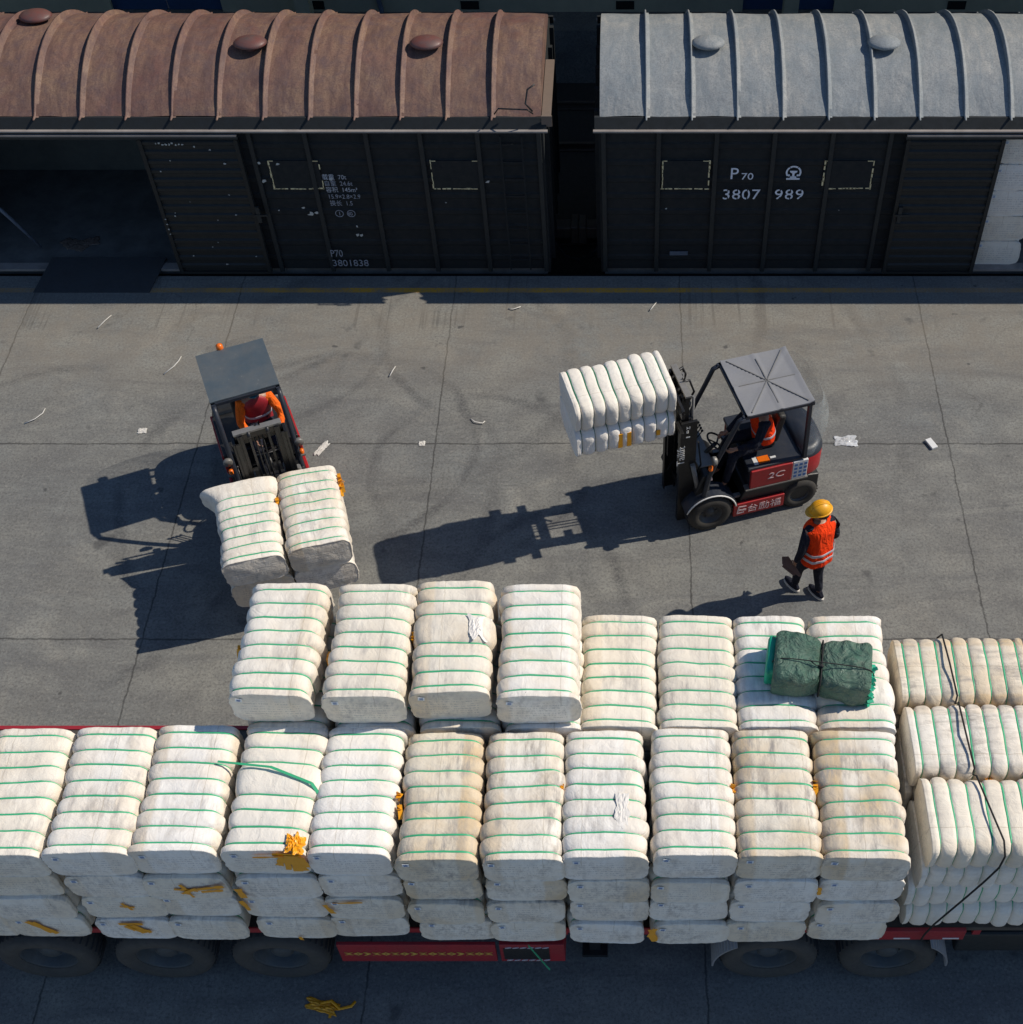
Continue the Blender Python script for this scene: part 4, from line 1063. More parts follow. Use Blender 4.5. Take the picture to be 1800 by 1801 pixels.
def sec_pt(a, hy, hz, e=5): return (math.copysign(abs(math.cos(a)) ** (2 / e) * hy, math.cos(a)), math.copysign(abs(math.sin(a)) ** (2 / e) * hz, math.sin(a)))
b.tube([(-.015, *[q + o for q, o in zip(sec_pt(a, .292, .172), (0, .176))]) for a in [2 * PI * k / 40 for k in range(41)]], .008, 6, cap=False)
b.tube([(sec_pt(a, .54, .225)[0], -.09, sec_pt(a, .54, .225)[1] + .20) for a in [2 * PI * k / 48 for k in range(49)]], .006, 6, cap=False)
b.sph((-.02, -.09, .355), (.03, .025, .02), 10, 6); b.tube([(-.02, -.09, .355), (-.08, -.12, .40), (-.14, -.08, .41)], .006, 6)
b.build('cord', 'cable', tp)

# ------------------------------------------------------------------ forklifts
def small_wheel(parent, x, y, r, w, sg):
    wo = bpy.data.objects.new('wheel', None); COL.objects.link(wo); wo.parent = parent
    T = Matrix.Translation((x, y, r)) @ Matrix.Rotation(PI / 2 * sg, 4, 'X')
    b = MB(); b.lathe([(r * .52, .0), (r * .6, -.02), (r * .88, -.02), (r, .03), (r, w - .02), (r * .9, w), (r * .5, w), (r * .52, 0)], 36, 0, T)
    for k in range(28):
        a = 2 * PI * k / 28
        b.bar(T @ Vector((r * math.cos(a), r * math.sin(a), .02)), T @ Vector((r * math.cos(a + .06), r * math.sin(a + .06), w - .02)), .03, .016)
    b.build('tyre', 'rubber', wo)
    b = MB(); b.lathe([(r * .52, .0), (r * .45, .03), (r * .40, .07), (r * .22, .07), (r * .2, .03), (.001, .02)], 28, 0, T)
    for k in range(6):
        a = 2 * PI * k / 6; b.sph(T @ Vector((r * .31 * math.cos(a), r * .31 * math.sin(a), .065)), .014, 8, 5)
    b.build('rim', 'rim', wo)

def forklift(label, O, ang, style, lift):
    f = thing('forklift', label, 'forklift', (O[0], O[1], 0), ang, 'forklifts moving the bales')
    body2 = 'navy' if style == 'R' else 'black'
    # chassis with wheel arches
    b = MB()
    sec = [(-1.62, .16), (-1.62, .60), (-1.16, .66), (-.52, .62), (-.40, .30), (-.34, .30), (-.34, .13), (-1.08, .13)]
    b.prism(sec, 1, -.50, .50)
    b.bb((-.52, -.42, .20), (.18, .42, .48)); b.bb((.05, -.30, .15), (.22, .30, .60))
    b.build('chassis', 'black', f, .02)
    for sg in (-1, 1):       # front fenders, curved over the wheel with a pale edge
        b = MB(); n = 14
        for i in range(n):
            t0 = math.radians(20 + 150 * i / n); t1 = math.radians(20 + 150 * (i + 1) / n); r0 = .37
            b.prism([(.0 + r0 * math.cos(t0), .33 + r0 * math.sin(t0)), (r0 * 1.08 * math.cos(t0), .33 + r0 * 1.08 * math.sin(t0)),
                     (r0 * 1.08 * math.cos(t1), .33 + r0 * 1.08 * math.sin(t1)), (r0 * math.cos(t1), .33 + r0 * math.sin(t1))], 1, sg * .30, sg * .562, 0, False)
        fd = b.build('fender', body2, f)
        b = MB(); b.tube([(.375 * math.cos(math.radians(a)), sg * .565, .33 + .385 * math.sin(math.radians(a))) for a in range(20, 171, 10)], .012, 6); b.build('fender_edge', 'white' if style == 'R' else 'red', fd)
        # red side panels
        b = MB(); b.bb((-1.17, sg * .50, .665), (-.56, sg * .545, 1.015)); sp = b.build('side_panel', 'red', f, .012)
        b = MB(); b.bb((-1.40, sg * .50, .66), (-1.175, sg * .54, 1.015)); b.build('rear_panel', 'white' if style == 'R' else 'red', f, .01)
        b = MB(); b.bb((-1.10, sg * .503, .145), (-.345, sg * .552, .395)); ss = b.build('sill_panel', 'red', f, .01)
        b = MB(); b.bb((-1.42, sg * .44, .64), (-.50, sg * .552, .662)); b.build('waist_strip', 'steel', f)
        if sg == 1 and style == 'R':
            # writing reads from the near side: local -X runs to the right in view
            def TX(x, z): return Matrix.Translation((x, .5465, z)) @ Matrix.Rotation(PI, 4, 'Z') @ Matrix.Rotation(PI / 2, 4, 'X')
            text_mesh('number', "2C", .16, 'pink', sp, TX(-.80, .80), .002, .15, 1.3)
            Ts = Matrix.Translation((0, .007, 0)) 
            text_mesh('lettering', "台励福", .165, 'pink', ss, Ts @ TX(-.54, .20), .002, 0., 1.05)
            b = MB(); b.bar((-.40, .5565, .20), (-.42, .5565, .34), .004, .02); b.bar((-.42, .5565, .34), (-.53, .5565, .33), .004, .02); b.bar((-.41, .5565, .27), (-.53, .5565, .26), .004, .03); b.bar((-.40, .5565, .205), (-.50, .5565, .215), .004, .02); b.build('emblem', 'pink', ss)
            b = MB()
            for q in range(4):
                for p in range(3): b.bb((-1.20 - p * .07, .541, .70 + q * .075), (-1.245 - p * .07, .5435, .745 + q * .075))
            b.build('data_sticker', 'blue_ink', f)
    # hood / battery box, cowl, floor
    b = MB(); b.bb((-1.30, -.50, .665), (-.56, .50, .70)); b.bb((-1.30, -.495, .70), (-.56, .495, 1.00)); b.bb((-1.32, -.52, 1.0), (-.52, .52, 1.06)); b.build('battery_hood', body2, f, .015)
    b = MB(); b.bb((-.54, -.46, .44), (.02, .46, .48)); b.build('floor_plate', 'steel', f)
    b = MB(); b.prism([(.0, .40), (.20, .40), (.20, .75), (.10, 1.05), (.0, 1.05)], 1, -.46, .46); cw = b.build('front_cowl', 'black', f, .02)
    b = MB(); b.tube([(.03, .05, .95), (-.10, .05, 1.10), (-.20, .05, 1.20)], .03, 10); st = b.build('steering_column', 'black', f)
    b = MB(); T = Matrix.Translation((-.23, .05, 1.22)) @ Matrix.Rotation(-.6, 4, 'Y')
    pts = [T @ Vector((.17 * math.cos(2 * PI * k / 28), .17 * math.sin(2 * PI * k / 28), 0)) for k in range(29)]
    b.tube(pts, .014, 8, cap=False)
    for k in range(3): a = 2 * PI * k / 3; b.bar(T @ Vector((0, 0, -.02)), T @ Vector((.165 * math.cos(a), .165 * math.sin(a), 0)), .025, .008)
    b.build('steering_wheel', 'black', f)
    b = MB()
    for k in range(4): b.tube([(-.02 + .05, -.22 - k * .055, 1.0), (-.10, -.22 - k * .055, 1.20)], .008, 6); b.sph((-.10, -.22 - k * .055, 1.21), .02, 8, 6)
    b.build('hydraulic_lever', 'black', f)
    if style == 'R':
        b = MB(); b.bb((-.10, -.36, 1.052), (.12, .30, 1.075)); b.build('dash_plate', 'steel', f, .006)
        b = MB(); b.tube([(.22, -.28, 2.0), (.14, -.34, 2.25), (.20, -.30, 2.42), (.34, -.26, 2.38)], .02, 8); b.tube([(.20, -.1, 1.9), (.08, -.14, 2.1), (.16, -.12, 2.35), (.32, -.1, 2.36)], .016, 8); b.build('hose_loop', 'black', f)
        b = MB(); b.bb((.24, .10, 1.62), (.247, .24, 1.74)); b.bb((.24, -.24, 1.40), (.247, -.12, 1.52)); b.bb((.19, -.345, 1.9), (.24, -.335, 1.98)); b.build('label_plate', 'white', f)
    # counterweight
    b = MB(); vs = []; fs = []; n = 18
    lay = [(.22, .40, 0), (.30, .46, .05), (.62, .50, .06), (.66, .51, .09), (1.0, .51, .09), (1.10, .47, .05), (1.12, .40, 0)]
    for (z, hw, dx) in lay:
        for i in range(n + 1):
            a = -PI / 2 + PI * i / n
            vs.append((-1.32 - (.33 + dx) * (abs(math.cos(a)) ** .75), hw * math.copysign(abs(math.sin(a)) ** .7, math.sin(a)), z))
    m = n + 1
    for j in range(len(lay) - 1):
        for i in range(n): fs.append((j * m + i, j * m + i + 1, (j + 1) * m + i + 1, (j + 1) * m + i))
    fs.append(tuple(range(m))); fs.append(tuple((len(lay) - 1) * m + i for i in range(m)))
    for j in range(len(lay) - 1): fs.append((j * m, (j + 1) * m, (j + 1) * m + n, j * m + n))
    b.add(vs, fs, 0, True); b.mi = [1 if 3 * n <= q < 4 * n else 0 for q in range(len(b.f))]
    b.build('counterweight', [body2, 'red'], f)
    # seat
    b = MB(); b.box((-.80, .0, 1.13), (.46, .46, .12)); b.build('seat', 'seat', f, .04, 3)
    b = MB(); b.box((-1.05, .0, 1.38), (.12, .44, .50), 0, Matrix.Rotation(-.18, 3, 'Y')); b.build('backrest', 'seat', f, .04, 3)
    # overhead guard
    gm = 'guard_grey' if style == 'R' else 'guard_slate'
    gx0, gx1, gw = (-1.36, -.42, .54) if style == 'R' else (-1.40, -.44, .46)
    b = MB(); vs = []; fs = []; NX = 24; NY = 24
    for side in (0, 1):
        for i in range(NX + 1):
            for j in range(NY + 1):
                x = gx0 + (gx1 - gx0) * i / NX; y = -gw + 2 * gw * j / NY
                u = i / NX * 2 - 1; v = j / NY * 2 - 1
                cre = min(abs(u - v), abs(u + v)) * .7
                cre = min(cre, abs(u), abs(v)) if style == 'R' else 1
                z = 2.15 + (.012 * math.exp(-(cre / .04) ** 2) if style == 'R' else 0) + .006 * noise.noise(Vector((x * 4, y * 4, len(label)))) - (.02 if side else 0)
                if style == 'R' and u < -.86: z += .012
                vs.append((x, y, z))
    m = NY + 1; h = (NX + 1) * m
    for side in (0, 1):
        for i in range(NX):
            for j in range(NY): q = side * h + i * m + j; fs.append((q, q + m, q + m + 1, q + 1) if not side else (q, q + 1, q + m + 1, q + m))
    for i in range(NX): q = i * m; fs += [(q, q + m, h + q + m, h + q), (q + NY, h + q + NY, h + q + m + NY, q + m + NY)]
    for j in range(NY): q = NX * m + j; fs += [(j, h + j, h + j + 1, j + 1), (q, q + 1, h + q + 1, h + q)]
    b.add(vs, fs, 0, True)
    og = b.build('roof_sheet', gm, f)
    if style == 'R':
        cx_ = (gx0 + gx1) / 2
        for k in range(8):
            a = k * PI / 4; hx_ = (gx1 - gx0) * .42; rx = (1 if abs(math.cos(a)) > .1 else 0) * math.copysign(1, math.cos(a)); ry = (1 if abs(math.sin(a)) > .1 else 0) * math.copysign(1, math.sin(a))
            b = MB(); b.bar((cx_, 0, 2.160), (cx_ + rx * hx_, ry * gw * (.93 if rx else .8), 2.160), .012, .014); b.build('roof_crease', 'steel', f)
    e = og.modifiers.new('e', 'EDGE_SPLIT'); e.split_angle = math.radians(60)
    b = MB()
    for sg in (-1, 1):
        y = sg * (gw - .03)
        b.tube([(gx1 + .02, y, 2.10), (gx1 + .10, y, 2.06), (-.22, y, 1.80), (-.08, y, 1.45), (.04, y, 1.1), (.10, y, .7), (.12, y, .5)], .034, 10)
        b.bar((gx0 + .05, y, 2.11), (gx0 + .02, y, 1.05), .06, .045); b.bar((gx0, y, 2.105), (gx1 + .05, y, 2.105), .05, .045)
    b.bar((gx1, -gw, 2.105), (gx1, gw, 2.105), .05, .045); b.bar((gx0 + .02, -gw, 2.105), (gx0 + .02, gw, 2.105), .05, .045)
    for k in range(5): yy = -gw + 2 * gw * (k + 1) / 6; b.bar((gx0, yy, 2.09), (gx1, yy, 2.09), .03, .02)
    b.build('guard_frame', 'navy', f)
    # rear lamp/beacon
    if style == 'L':
        b = MB(); b.lathe([(.045, 0), (.05, .01), (.045, .07), (.02, .09), (.001, .092)], 14, 0, Matrix.Translation((gx0 - .03, -.12, 2.13))); b.build('beacon', 'amber', f)
    # plastic rain screen bulging behind the driver
    b = MB(); vs = []; fs = []; n = 14; m = 10
    for i in range(n + 1):
        a = -PI / 2 + PI * i / n
        for j in range(m + 1):
            t = j / m; rx = .12 + .26 * math.sin(PI * min(1, (1 - t) * .75 + .12)); 
            vs.append((gx0 - rx * abs(math.cos(a)) ** .7, (gw - .01) * math.copysign(abs(math.sin(a)) ** .6, math.sin(a)), 1.08 + 1.0 * t))
    for i in range(n):
        for j in range(m): fs.append((i * (m + 1) + j, (i + 1) * (m + 1) + j, (i + 1) * (m + 1) + j + 1, i * (m + 1) + j + 1))
    b.add(vs, fs, 0, True); b.build('rain_screen', 'plastic', f)
    # wheels
    for sg in (-1, 1):
        small_wheel(f, 0, sg * .56, .325, .20, sg); small_wheel(f, -1.35, sg * .52, .27, .17, sg)
    # mast
    top = 2.06 if style == 'R' else 2.12
    b = MB()
    for sg in (-1, 1):
        y = sg * .33
        b.bb((.19 if style == 'R' else .25, y - .02, .10), (.42, y + .02, top)); b.bb((.25, y - sg * .06 - .0, .10), (.27, y, top)); b.bb((.40, y - sg * .06, .10), (.42, y, top))
    b.bb((.25, -.31, top - .14), (.29, .31, top - .02)); b.bb((.25, -.31, .30), (.29, .31, .45)); b.bb((.24, -.31, 1.0), (.27, .31, 1.08))
    ms = b.build('outer_mast', 'mast', f, .004)
    it = top + (.42 if style == 'R' else .10)
    b = MB()
    for sg in (-1, 1):
        y = sg * .255
        b.bb((.29, y - .018, .3 + lift * .4), (.40, y + .018, it)); b.bb((.29, y - sg * .05, .3 + lift * .4), (.305, y, it)); b.bb((.385, y - sg * .05, .3 + lift * .4), (.40, y, it))
    b.bb((.29, -.30, it - .10), (.36, .30, it))
    im = b.build('inner_mast', 'mast' , f, .004)
    b = MB(); b.bb((.28, -.31, it - .005), (.365, .31, it + .03)); b.build('mast_crossbar', 'steel', f, .005)
    b = MB()
    for sg in (-1, 1): b.tube([(.22, sg * .22, .25), (.22, sg * .22, 1.35)], .035, 12); b.tube([(.22, sg * .22, 1.35), (.22, sg * .22, it - .08)], .02, 10)
    b.build('lift_cylinder', 'steel', f)
    b = MB()
    for sg in (-1, 1):
        for dx in (.0, .03): b.bar((.34 + dx, sg * .12, it - .05), (.34 + dx, sg * .12, .5 + lift), .03, .006)
        b.lathe([(.05, -.02), (.06, -.02), (.06, .02), (.05, .02)], 16, 0, Matrix.Translation((.35, sg * .12, it - .04)) @ Matrix.Rotation(PI / 2, 4, 'X'))
    b.build('lift_chain', 'black', f)
    b = MB()
    for k in range(3): yy = -.06 + k * .05; b.tube([(.24, yy, .6), (.23, yy, it - .25), (.30, yy, it + .02 + .03 * k), (.37, yy, it - .2), (.38, yy, lift + .7)], .011, 6)
    b.tube([(.24, -.3, .7), (.10, -.34, 1.3), (.14, -.36, 1.9), (.24, -.30, 1.75)], .014, 6); b.tube([(.24, .28, .7), (.10, .32, 1.15), (.15, .30, 1.6)], .013, 6)
    b.build('hose', 'cable', f)
    for sg in (-1, 1): b = MB(); b.tube([(.12, sg * .40, .55), (.24, sg * .37, 1.25)], .035, 10); b.build('tilt_cylinder', 'steel', f)
    if style == 'R':
        T = Matrix.Translation((.355, .3515, 1.26)) @ Matrix.Rotation(PI, 4, 'Z') @ Matrix.Rotation(PI / 2, 4, 'X') @ Matrix.Rotation(PI / 2, 4, 'Z')
        text_mesh('lettering', "Tailift", .155, 'white', ms, T, .002, 0., 1.05)
        T = Matrix.Translation((.35, .3515, 1.82)) @ Matrix.Rotation(PI, 4, 'Z') @ Matrix.Rotation(PI / 2, 4, 'X')
        text_mesh('capacity_mark', "H\nE", .07, 'white', ms, T @ Matrix.Translation((0, .12, 0)), .002, 0., 1.2)
        b = MB(); b.bb((.29, .3505, 1.78), (.345, .353, 1.80)); b.build('white_mark', 'white', ms)
    # carriage, load backrest, forks
    cz = .46 + lift
    b = MB(); b.bb((.43, -.50, cz - .32), (.47, .50, cz - .22)); b.bb((.43, -.50, cz + .04), (.47, .50, cz + .13))
    for y in (-.22, .22): b.bb((.40, y - .03, cz - .36), (.43, y + .03, cz + .16))
    cg = b.build('carriage', 'mast', f, .004)
    b = MB(); bt = cz + (.14 if style == 'R' else .62)
    for y in (-.48, -.24, -.08, .08, .24, .48): b.bb((.432, y - .014, cz + .13), (.458, y + .014, bt))
    b.bb((.43, -.50, bt), (.462, .50, bt + .045)); b.build('load_backrest', 'mast', f)
    for y in (-.22, .22):
        b = MB(); b.bb((.47, y - .06, cz - .40), (.51, y + .06, cz + .14)); b.bb((.47, y - .06, cz - .44), (1.60, y + .06, cz - .40)); b.build('fork', 'steel', f, .006)
    # lamps and mirror
    for sg in (-1, 1):
        b = MB(); T = Matrix.Translation((.02, sg * (gw + .02), 1.45)) @ Matrix.Rotation(PI / 2, 4, 'Y')
        b.lathe([(.02, -.06), (.06, -.04), (.065, .0), (.06, .01), (.001, .012)], 16, 0, T); b.bar((.0, sg * (gw - .03), 1.4), (.0, sg * (gw + .03), 1.45), .02, .02); b.build('work_lamp', 'steel', f)
        b = MB(); b.lathe([(.03, 0), (.03, .06), (.001, .065)], 12, 0, Matrix.Translation((.05, sg * (gw + .02), 1.28))); b.build('turn_signal', 'amber', f)
    if style == 'R':
        b = MB(); b.box((-.78, .40, 1.0635), (.16, .12, .006)); b.build('orange_sticker', 'amber', f)
        b = MB(); b.box((-.66, .40, 1.0635), (.06, .14, .006)); b.box((-.92, .40, 1.0635), (.08, .035, .006)); b.build('white_sticker', 'white', f)
        b = MB(); b.prism([(-.03, .95), (.03, .95), (.015, 1.03), (-.01, 1.03)], 1, .46, .47); b.build('warning_label', 'pink', f)
    return f

aR = math.atan2(-.29, -.957); aL = math.atan2(-.92, .393)
fR = forklift('forklift with pale grey roof sheet lifting two bales high, facing left', (.9985, 12.336), aR, 'R', 1.40)
fL = forklift('forklift with dark slate roof sheet carrying four bales low', (-4.865, 11.96), aL, 'L', .03)
fR['label'] = 'red and navy forklift with pale grey roof sheet lifting two white bales high'
fL['label'] = 'red and black forklift with dark slate roof sheet carrying four bales low'
def on(fk, ang, x, y, z):
    c, s_ = math.cos(ang), math.sin(ang); return (fk.location.x + x * c - y * s_, fk.location.y + x * s_ + y * c, z)
# loads. bale length axis along local X of forklift
OR_ = (.9985, 12.336)
zR = .46 + 1.40 - .40
zR = 1.87
for k, (lab, z) in enumerate((('lower white cotton bale raised on the forks of the grey-roofed forklift, two orange strips', zR), ('upper white cotton bale on the raised forks of the grey-roofed forklift', zR + .455))):
    o = bale(lab, on(fR, aR, 1.185, .0, z), aR - PI / 2, (2, 4)[k], 'bales on the raised forks', scale=(1.05, .98, .95), tags=False, look='clean')
    if k == 0: side = o
b = MB()
for (yy, w) in ((-.02 - .02, .05), (.10 - .02, .05)): b.box((-.395, yy, .22), (.010, w * 1.2, .26))
b.build('tape', 'tape', side)
b = MB(); b.box((-.395, -.44, .22), (.012, .05, .09)); b.build('tape', 'tape', side)
# raise the forks to the load
for c in kids(fR):
    if c.name.split('.')[0] in ('carriage', 'load_backrest', 'fork'): c.location.z += zR - (.46 + 1.40 - .40)
yaw = -.125
def onL(x, y, z):
    cx, cy = 1.10, -.05; c, s_ = math.cos(yaw), math.sin(yaw); dx, dy = x - cx, y - cy
    return on(fL, aL, cx + dx * c - dy * s_, cy + dx * s_ + dy * c, z)
Ll = []
for k, (y, z, lab, vi) in enumerate(((-.455, .52, 'lower cotton bale at the shadow side of the slate-roofed forklift load', 1), (.345, .52, 'lower cotton bale at the sunlit side of the slate-roofed forklift load', 3),
                                 (-.46, 1.005, 'upper cotton bale with a flared cloth corner on the slate-roofed forklift', 8), (.35, 1.005, 'upper cotton bale with orange tape at its sunny side on the slate-roofed forklift', 5))):
    Ll.append(bale(lab, onL(1.13 + (.03 if z > 1 else 0), y, z), aL + PI / 2 + yaw, vi, 'bales carried low by the slate-roofed forklift', scale=(1.0, 1.0, 1.0), tags=False))
side_tape(Ll[2], .40, .28, .42, .12, 21); side_tape(Ll[3], .42, .42, .40, .16, 22); side_tape(Ll[3], .44, .34, .38, .12, 23)
for c in kids(fL):
    if c.name.split('.')[0] == 'fork': pass

# ------------------------------------------------------------------ people
def skin_obj(name, pts, bones, mat, parent, root=0, sub=2, extra=None, mats=None):
    names = list(pts); me = bpy.data.meshes.new(name)
    me.from_pydata([pts[n][0] for n in names], [(names.index(a), names.index(c)) for a, c in bones], [])
    o = bpy.data.objects.new(name + '_tmp', me); COL.objects.link(o)
    sk = o.modifiers.new('s', 'SKIN'); sk.use_smooth_shade = True
    if not me.skin_vertices: 
        me.skin_vertices.new() if hasattr(me.skin_vertices, 'new') else None
    if not me.skin_vertices:
        bm = bmesh.new(); bm.from_mesh(me); bm.verts.layers.skin.verify(); bm.to_mesh(me); bm.free()
    for i, n in enumerate(names):
        r = pts[n][1]; r = r if isinstance(r, tuple) else (r, r)
        me.skin_vertices[0].data[i].radius = r; me.skin_vertices[0].data[i].use_root = (n == names[root] if isinstance(root, int) else n == root)
    ss = o.modifiers.new('u', 'SUBSURF'); ss.levels = sub; ss.render_levels = sub
    dg = bpy.context.evaluated_depsgraph_get(); dg.update()
    m2 = bpy.data.meshes.new_from_object(o.evaluated_get(dg))
    bpy.data.objects.remove(o)
    m2.materials.clear()
    for q in (mats or [mat]): m2.materials.append(M[q])
    for p in m2.polygons: p.use_smooth = True
    if extra:
        bm = bmesh.new(); bm.from_mesh(m2)
        for (c, r, mi) in extra:
            T = Matrix.Translation(c) @ Matrix.Diagonal((*r, 1)); ret = bmesh.ops.create_uvsphere(bm, u_segments=14, v_segments=10, radius=1, matrix=T)
            for v in ret['verts']:
                for f_ in v.link_faces: f_.material_index = mi; f_.smooth = True
        bm.to_mesh(m2); bm.free()
    q = bpy.data.objects.new(name, m2); m2.name = name; COL.objects.link(q); q.parent = parent
    return q
def hand(pts, bones, wrist, key, side, grip=.5, d=Vector((0, 0, -1)), fw=Vector((1, 0, 0))):
    """palm and five fingers hanging from the wrist along d; fw = thumb side"""
    w = Vector(pts[wrist][0]); d = d.normalized(); fw = (fw - d * fw.dot(d)).normalized(); nrm = d.cross(fw).normalized() * side
    pts[key + 'palm'] = (tuple(w + d * .075), (.034, .020)); bones.append((wrist, key + 'palm'))
    for i in range(4):
        o = fw * (.027 - .018 * i); L_ = (.036, .041, .038, .030)[i]
        k = key + 'f%d' % i
        p0 = w + d * .098 + o; p1 = p0 + (d * (1 - grip * .4) + nrm * grip * .5).normalized() * L_; p2 = p1 + (d * (1 - grip) + nrm * grip).normalized() * L_ * .9
        pts[k + 'a'] = (tuple(p0), .0095); pts[k + 'b'] = (tuple(p1), .0085); pts[k + 'c'] = (tuple(p2), .0072)
        bones += [(key + 'palm', k + 'a'), (k + 'a', k + 'b'), (k + 'b', k + 'c')]
    p0 = w + d * .045 + fw * .030; p1 = p0 + (d * .8 + fw * .6).normalized() * .035; p2 = p1 + (d + nrm * .4).normalized() * .028
    pts[key + 'ta'] = (tuple(p0), .012); pts[key + 'tb'] = (tuple(p1), .0105); pts[key + 'tc'] = (tuple(p2), .009)
    bones += [(wrist, key + 'ta'), (key + 'ta', key + 'tb'), (key + 'tb', key + 'tc')]

def sub(pts, keys, grow=.0): return {k: (pts[k][0], tuple(q + grow for q in (pts[k][1] if isinstance(pts[k][1], tuple) else (pts[k][1],) * 2))) for k in keys}
def head_extra(c, fwd, r=.1):
    c = Vector(c); f = Vector(fwd).normalized(); l = Vector((-f.y, f.x, 0)).normalized()
    return [(tuple(c + f * .098 + Vector((0, 0, -.02))), (.016, .016, .022), 0), (tuple(c + l * .088 + Vector((0, 0, -.015))), (.016, .016, .032), 0), (tuple(c - l * .088 + Vector((0, 0, -.015))), (.016, .016, .032), 0),
            (tuple(c + f * .084 + l * .033 + Vector((0, 0, .012))), (.012, .012, .009), 1), (tuple(c + f * .084 - l * .033 + Vector((0, 0, .012))), (.012, .012, .009), 1), (tuple(c + f * .086 + Vector((0, 0, -.058))), (.010, .022, .007), 2)]
M['lips'] = worn('lips', (.25, .07, .06), (.2, .05, .05), .2, .5)

# walking worker. local frame: x = facing, y = his left
wk = thing('person', 'person in orange vest and yellow helmet walking beside the grey-roofed forklift', 'person', (2.46, 10.63, 0), math.atan2(.80, -.60))
P_ = {}
P_['pelvis'] = ((0, 0, .98), (.155, .115)); P_['waist'] = ((.01, 0, 1.14), (.150, .105)); P_['chest'] = ((.03, 0, 1.36), (.185, .125)); P_['upper'] = ((.03, 0, 1.50), (.14, .10)); P_['neck'] = ((.05, 0, 1.59), .055)
P_['head0'] = ((.06, .0, 1.67), .075); P_['head'] = ((.07, .0, 1.755), (.092, .098)); P_['headt'] = ((.065, .0, 1.82), .07)
P_['shL'] = ((.04, .19, 1.49), .070); P_['elL'] = ((.0, .29, 1.20), .048); P_['wrL'] = ((.06, .30, .94), .030)
P_['shR'] = ((.0, -.19, 1.49), .070); P_['elR'] = ((-.06, -.25, 1.20), .048); P_['wrR'] = ((.12, -.24, 1.02), .030)
P_['hipL'] = ((.01, .095, .90), .095); P_['knL'] = ((.18, .09, .53), .060); P_['anL'] = ((.22, .07, .10), .038); P_['toL'] = ((.35, .06, .04), .036); P_['heL'] = ((.17, .07, .045), .036)
P_['hipR'] = ((-.01, -.095, .90), .095); P_['knR'] = ((.01, -.10, .50), .060); P_['anR'] = ((-.08, -.10, .10), .038); P_['toR'] = ((.05, -.11, .035), .036); P_['heR'] = ((-.13, -.10, .045), .036)
B_ = [('pelvis', 'waist'), ('waist', 'chest'), ('chest', 'upper'), ('upper', 'neck'), ('neck', 'head0'), ('head0', 'head'), ('head', 'headt'), ('upper', 'shL'), ('shL', 'elL'), ('elL', 'wrL'), ('upper', 'shR'), ('shR', 'elR'), ('elR', 'wrR'),
      ('pelvis', 'hipL'), ('hipL', 'knL'), ('knL', 'anL'), ('anL', 'toL'), ('pelvis', 'hipR'), ('hipR', 'knR'), ('knR', 'anR'), ('anR', 'toR')]
P2 = dict(P_); B2 = list(B_); P2.pop('heL'); P2.pop('heR')
hand(P2, B2, 'wrL', 'hl', 1, .8, Vector((.35, 0, -1)), Vector((1, 0, 0))); hand(P2, B2, 'wrR', 'hr', -1, .5, Vector((.4, 0, -1)), Vector((1, 0, 0)))
hf = (.35, .9, -.1)
skin_obj('body', P2, B2, 'skin', wk, 0, 1, head_extra((.07, 0, 1.75), hf), ['skin', 'hair', 'lips'])
skin_obj('trousers', {**sub(P_, ['pelvis', 'waist'], .008), **sub(P_, ['hipL', 'hipR', 'knL', 'knR'], .014), 'anL': ((.22, .07, .11), .052), 'anR': ((-.075, -.10, .12), .052)},
         [('pelvis', 'waist'), ('pelvis', 'hipL'), ('hipL', 'knL'), ('knL', 'anL'), ('pelvis', 'hipR'), ('hipR', 'knR'), ('knR', 'anR')], 'navy_cloth', wk)
skin_obj('jacket', {**sub(P_, ['waist', 'chest', 'upper', 'shL', 'shR'], .012), **sub(P_, ['elL', 'elR'], .014), 'wrL': (P_['wrL'][0], .042), 'wrR': (P_['wrR'][0], .042), 'collar': ((.045, 0, 1.575), .07)},
         [('waist', 'chest'), ('chest', 'upper'), ('upper', 'collar'), ('upper', 'shL'), ('shL', 'elL'), ('elL', 'wrL'), ('upper', 'shR'), ('shR', 'elR'), ('elR', 'wrR')], 'navy_cloth', wk)
def vest(parent, zs, name='vest', mat='orange', gap=True):
    """open shell round the torso; zs = list of (z, cx, hx, hy)"""
    b = MB(); K = 44; vs = []; fs = []
    for (z, cx, hx, hy) in zs:
        for k in range(K):
            a = 2 * PI * k / K
            fold = 1 + .02 * math.sin(a * 9 + z * 7) * max(0, min(1, (1.5 - z) * 3)) + .05 * noise.noise(Vector((math.cos(a) * 3, math.sin(a) * 3, z * 1.5)))
            vs.append((cx + hx * fold * math.copysign(abs(math.cos(a)) ** .85, math.cos(a)), hy * fold * math.copysign(abs(math.sin(a)) ** .85, math.sin(a)), z + .008 * math.sin(3 * a)))
    for i in range(len(zs) - 1):
        for k in range(K): fs.append((i * K + k, i * K + (k + 1) % K, (i + 1) * K + (k + 1) % K, (i + 1) * K + k))
    b.add(vs, fs, 0, True)
    o = b.build(name, mat, parent); s_ = o.modifiers.new('t', 'SOLIDIFY'); s_.thickness = .006
    u = o.modifiers.new('u', 'SUBSURF'); u.levels = 1; u.render_levels = 1
    return o
vst = vest(wk, [(.875, .0, .187, .224), (.93, .0, .185, .222), (1.02, .0, .180, .215), (1.14, .01, .170, .205), (1.28, .02, .168, .215), (1.40, .03, .165, .225), (1.48, .03, .155, .240), (1.535, .035, .130, .215), (1.575, .04, .095, .13), (1.60, .045, .080, .090)])
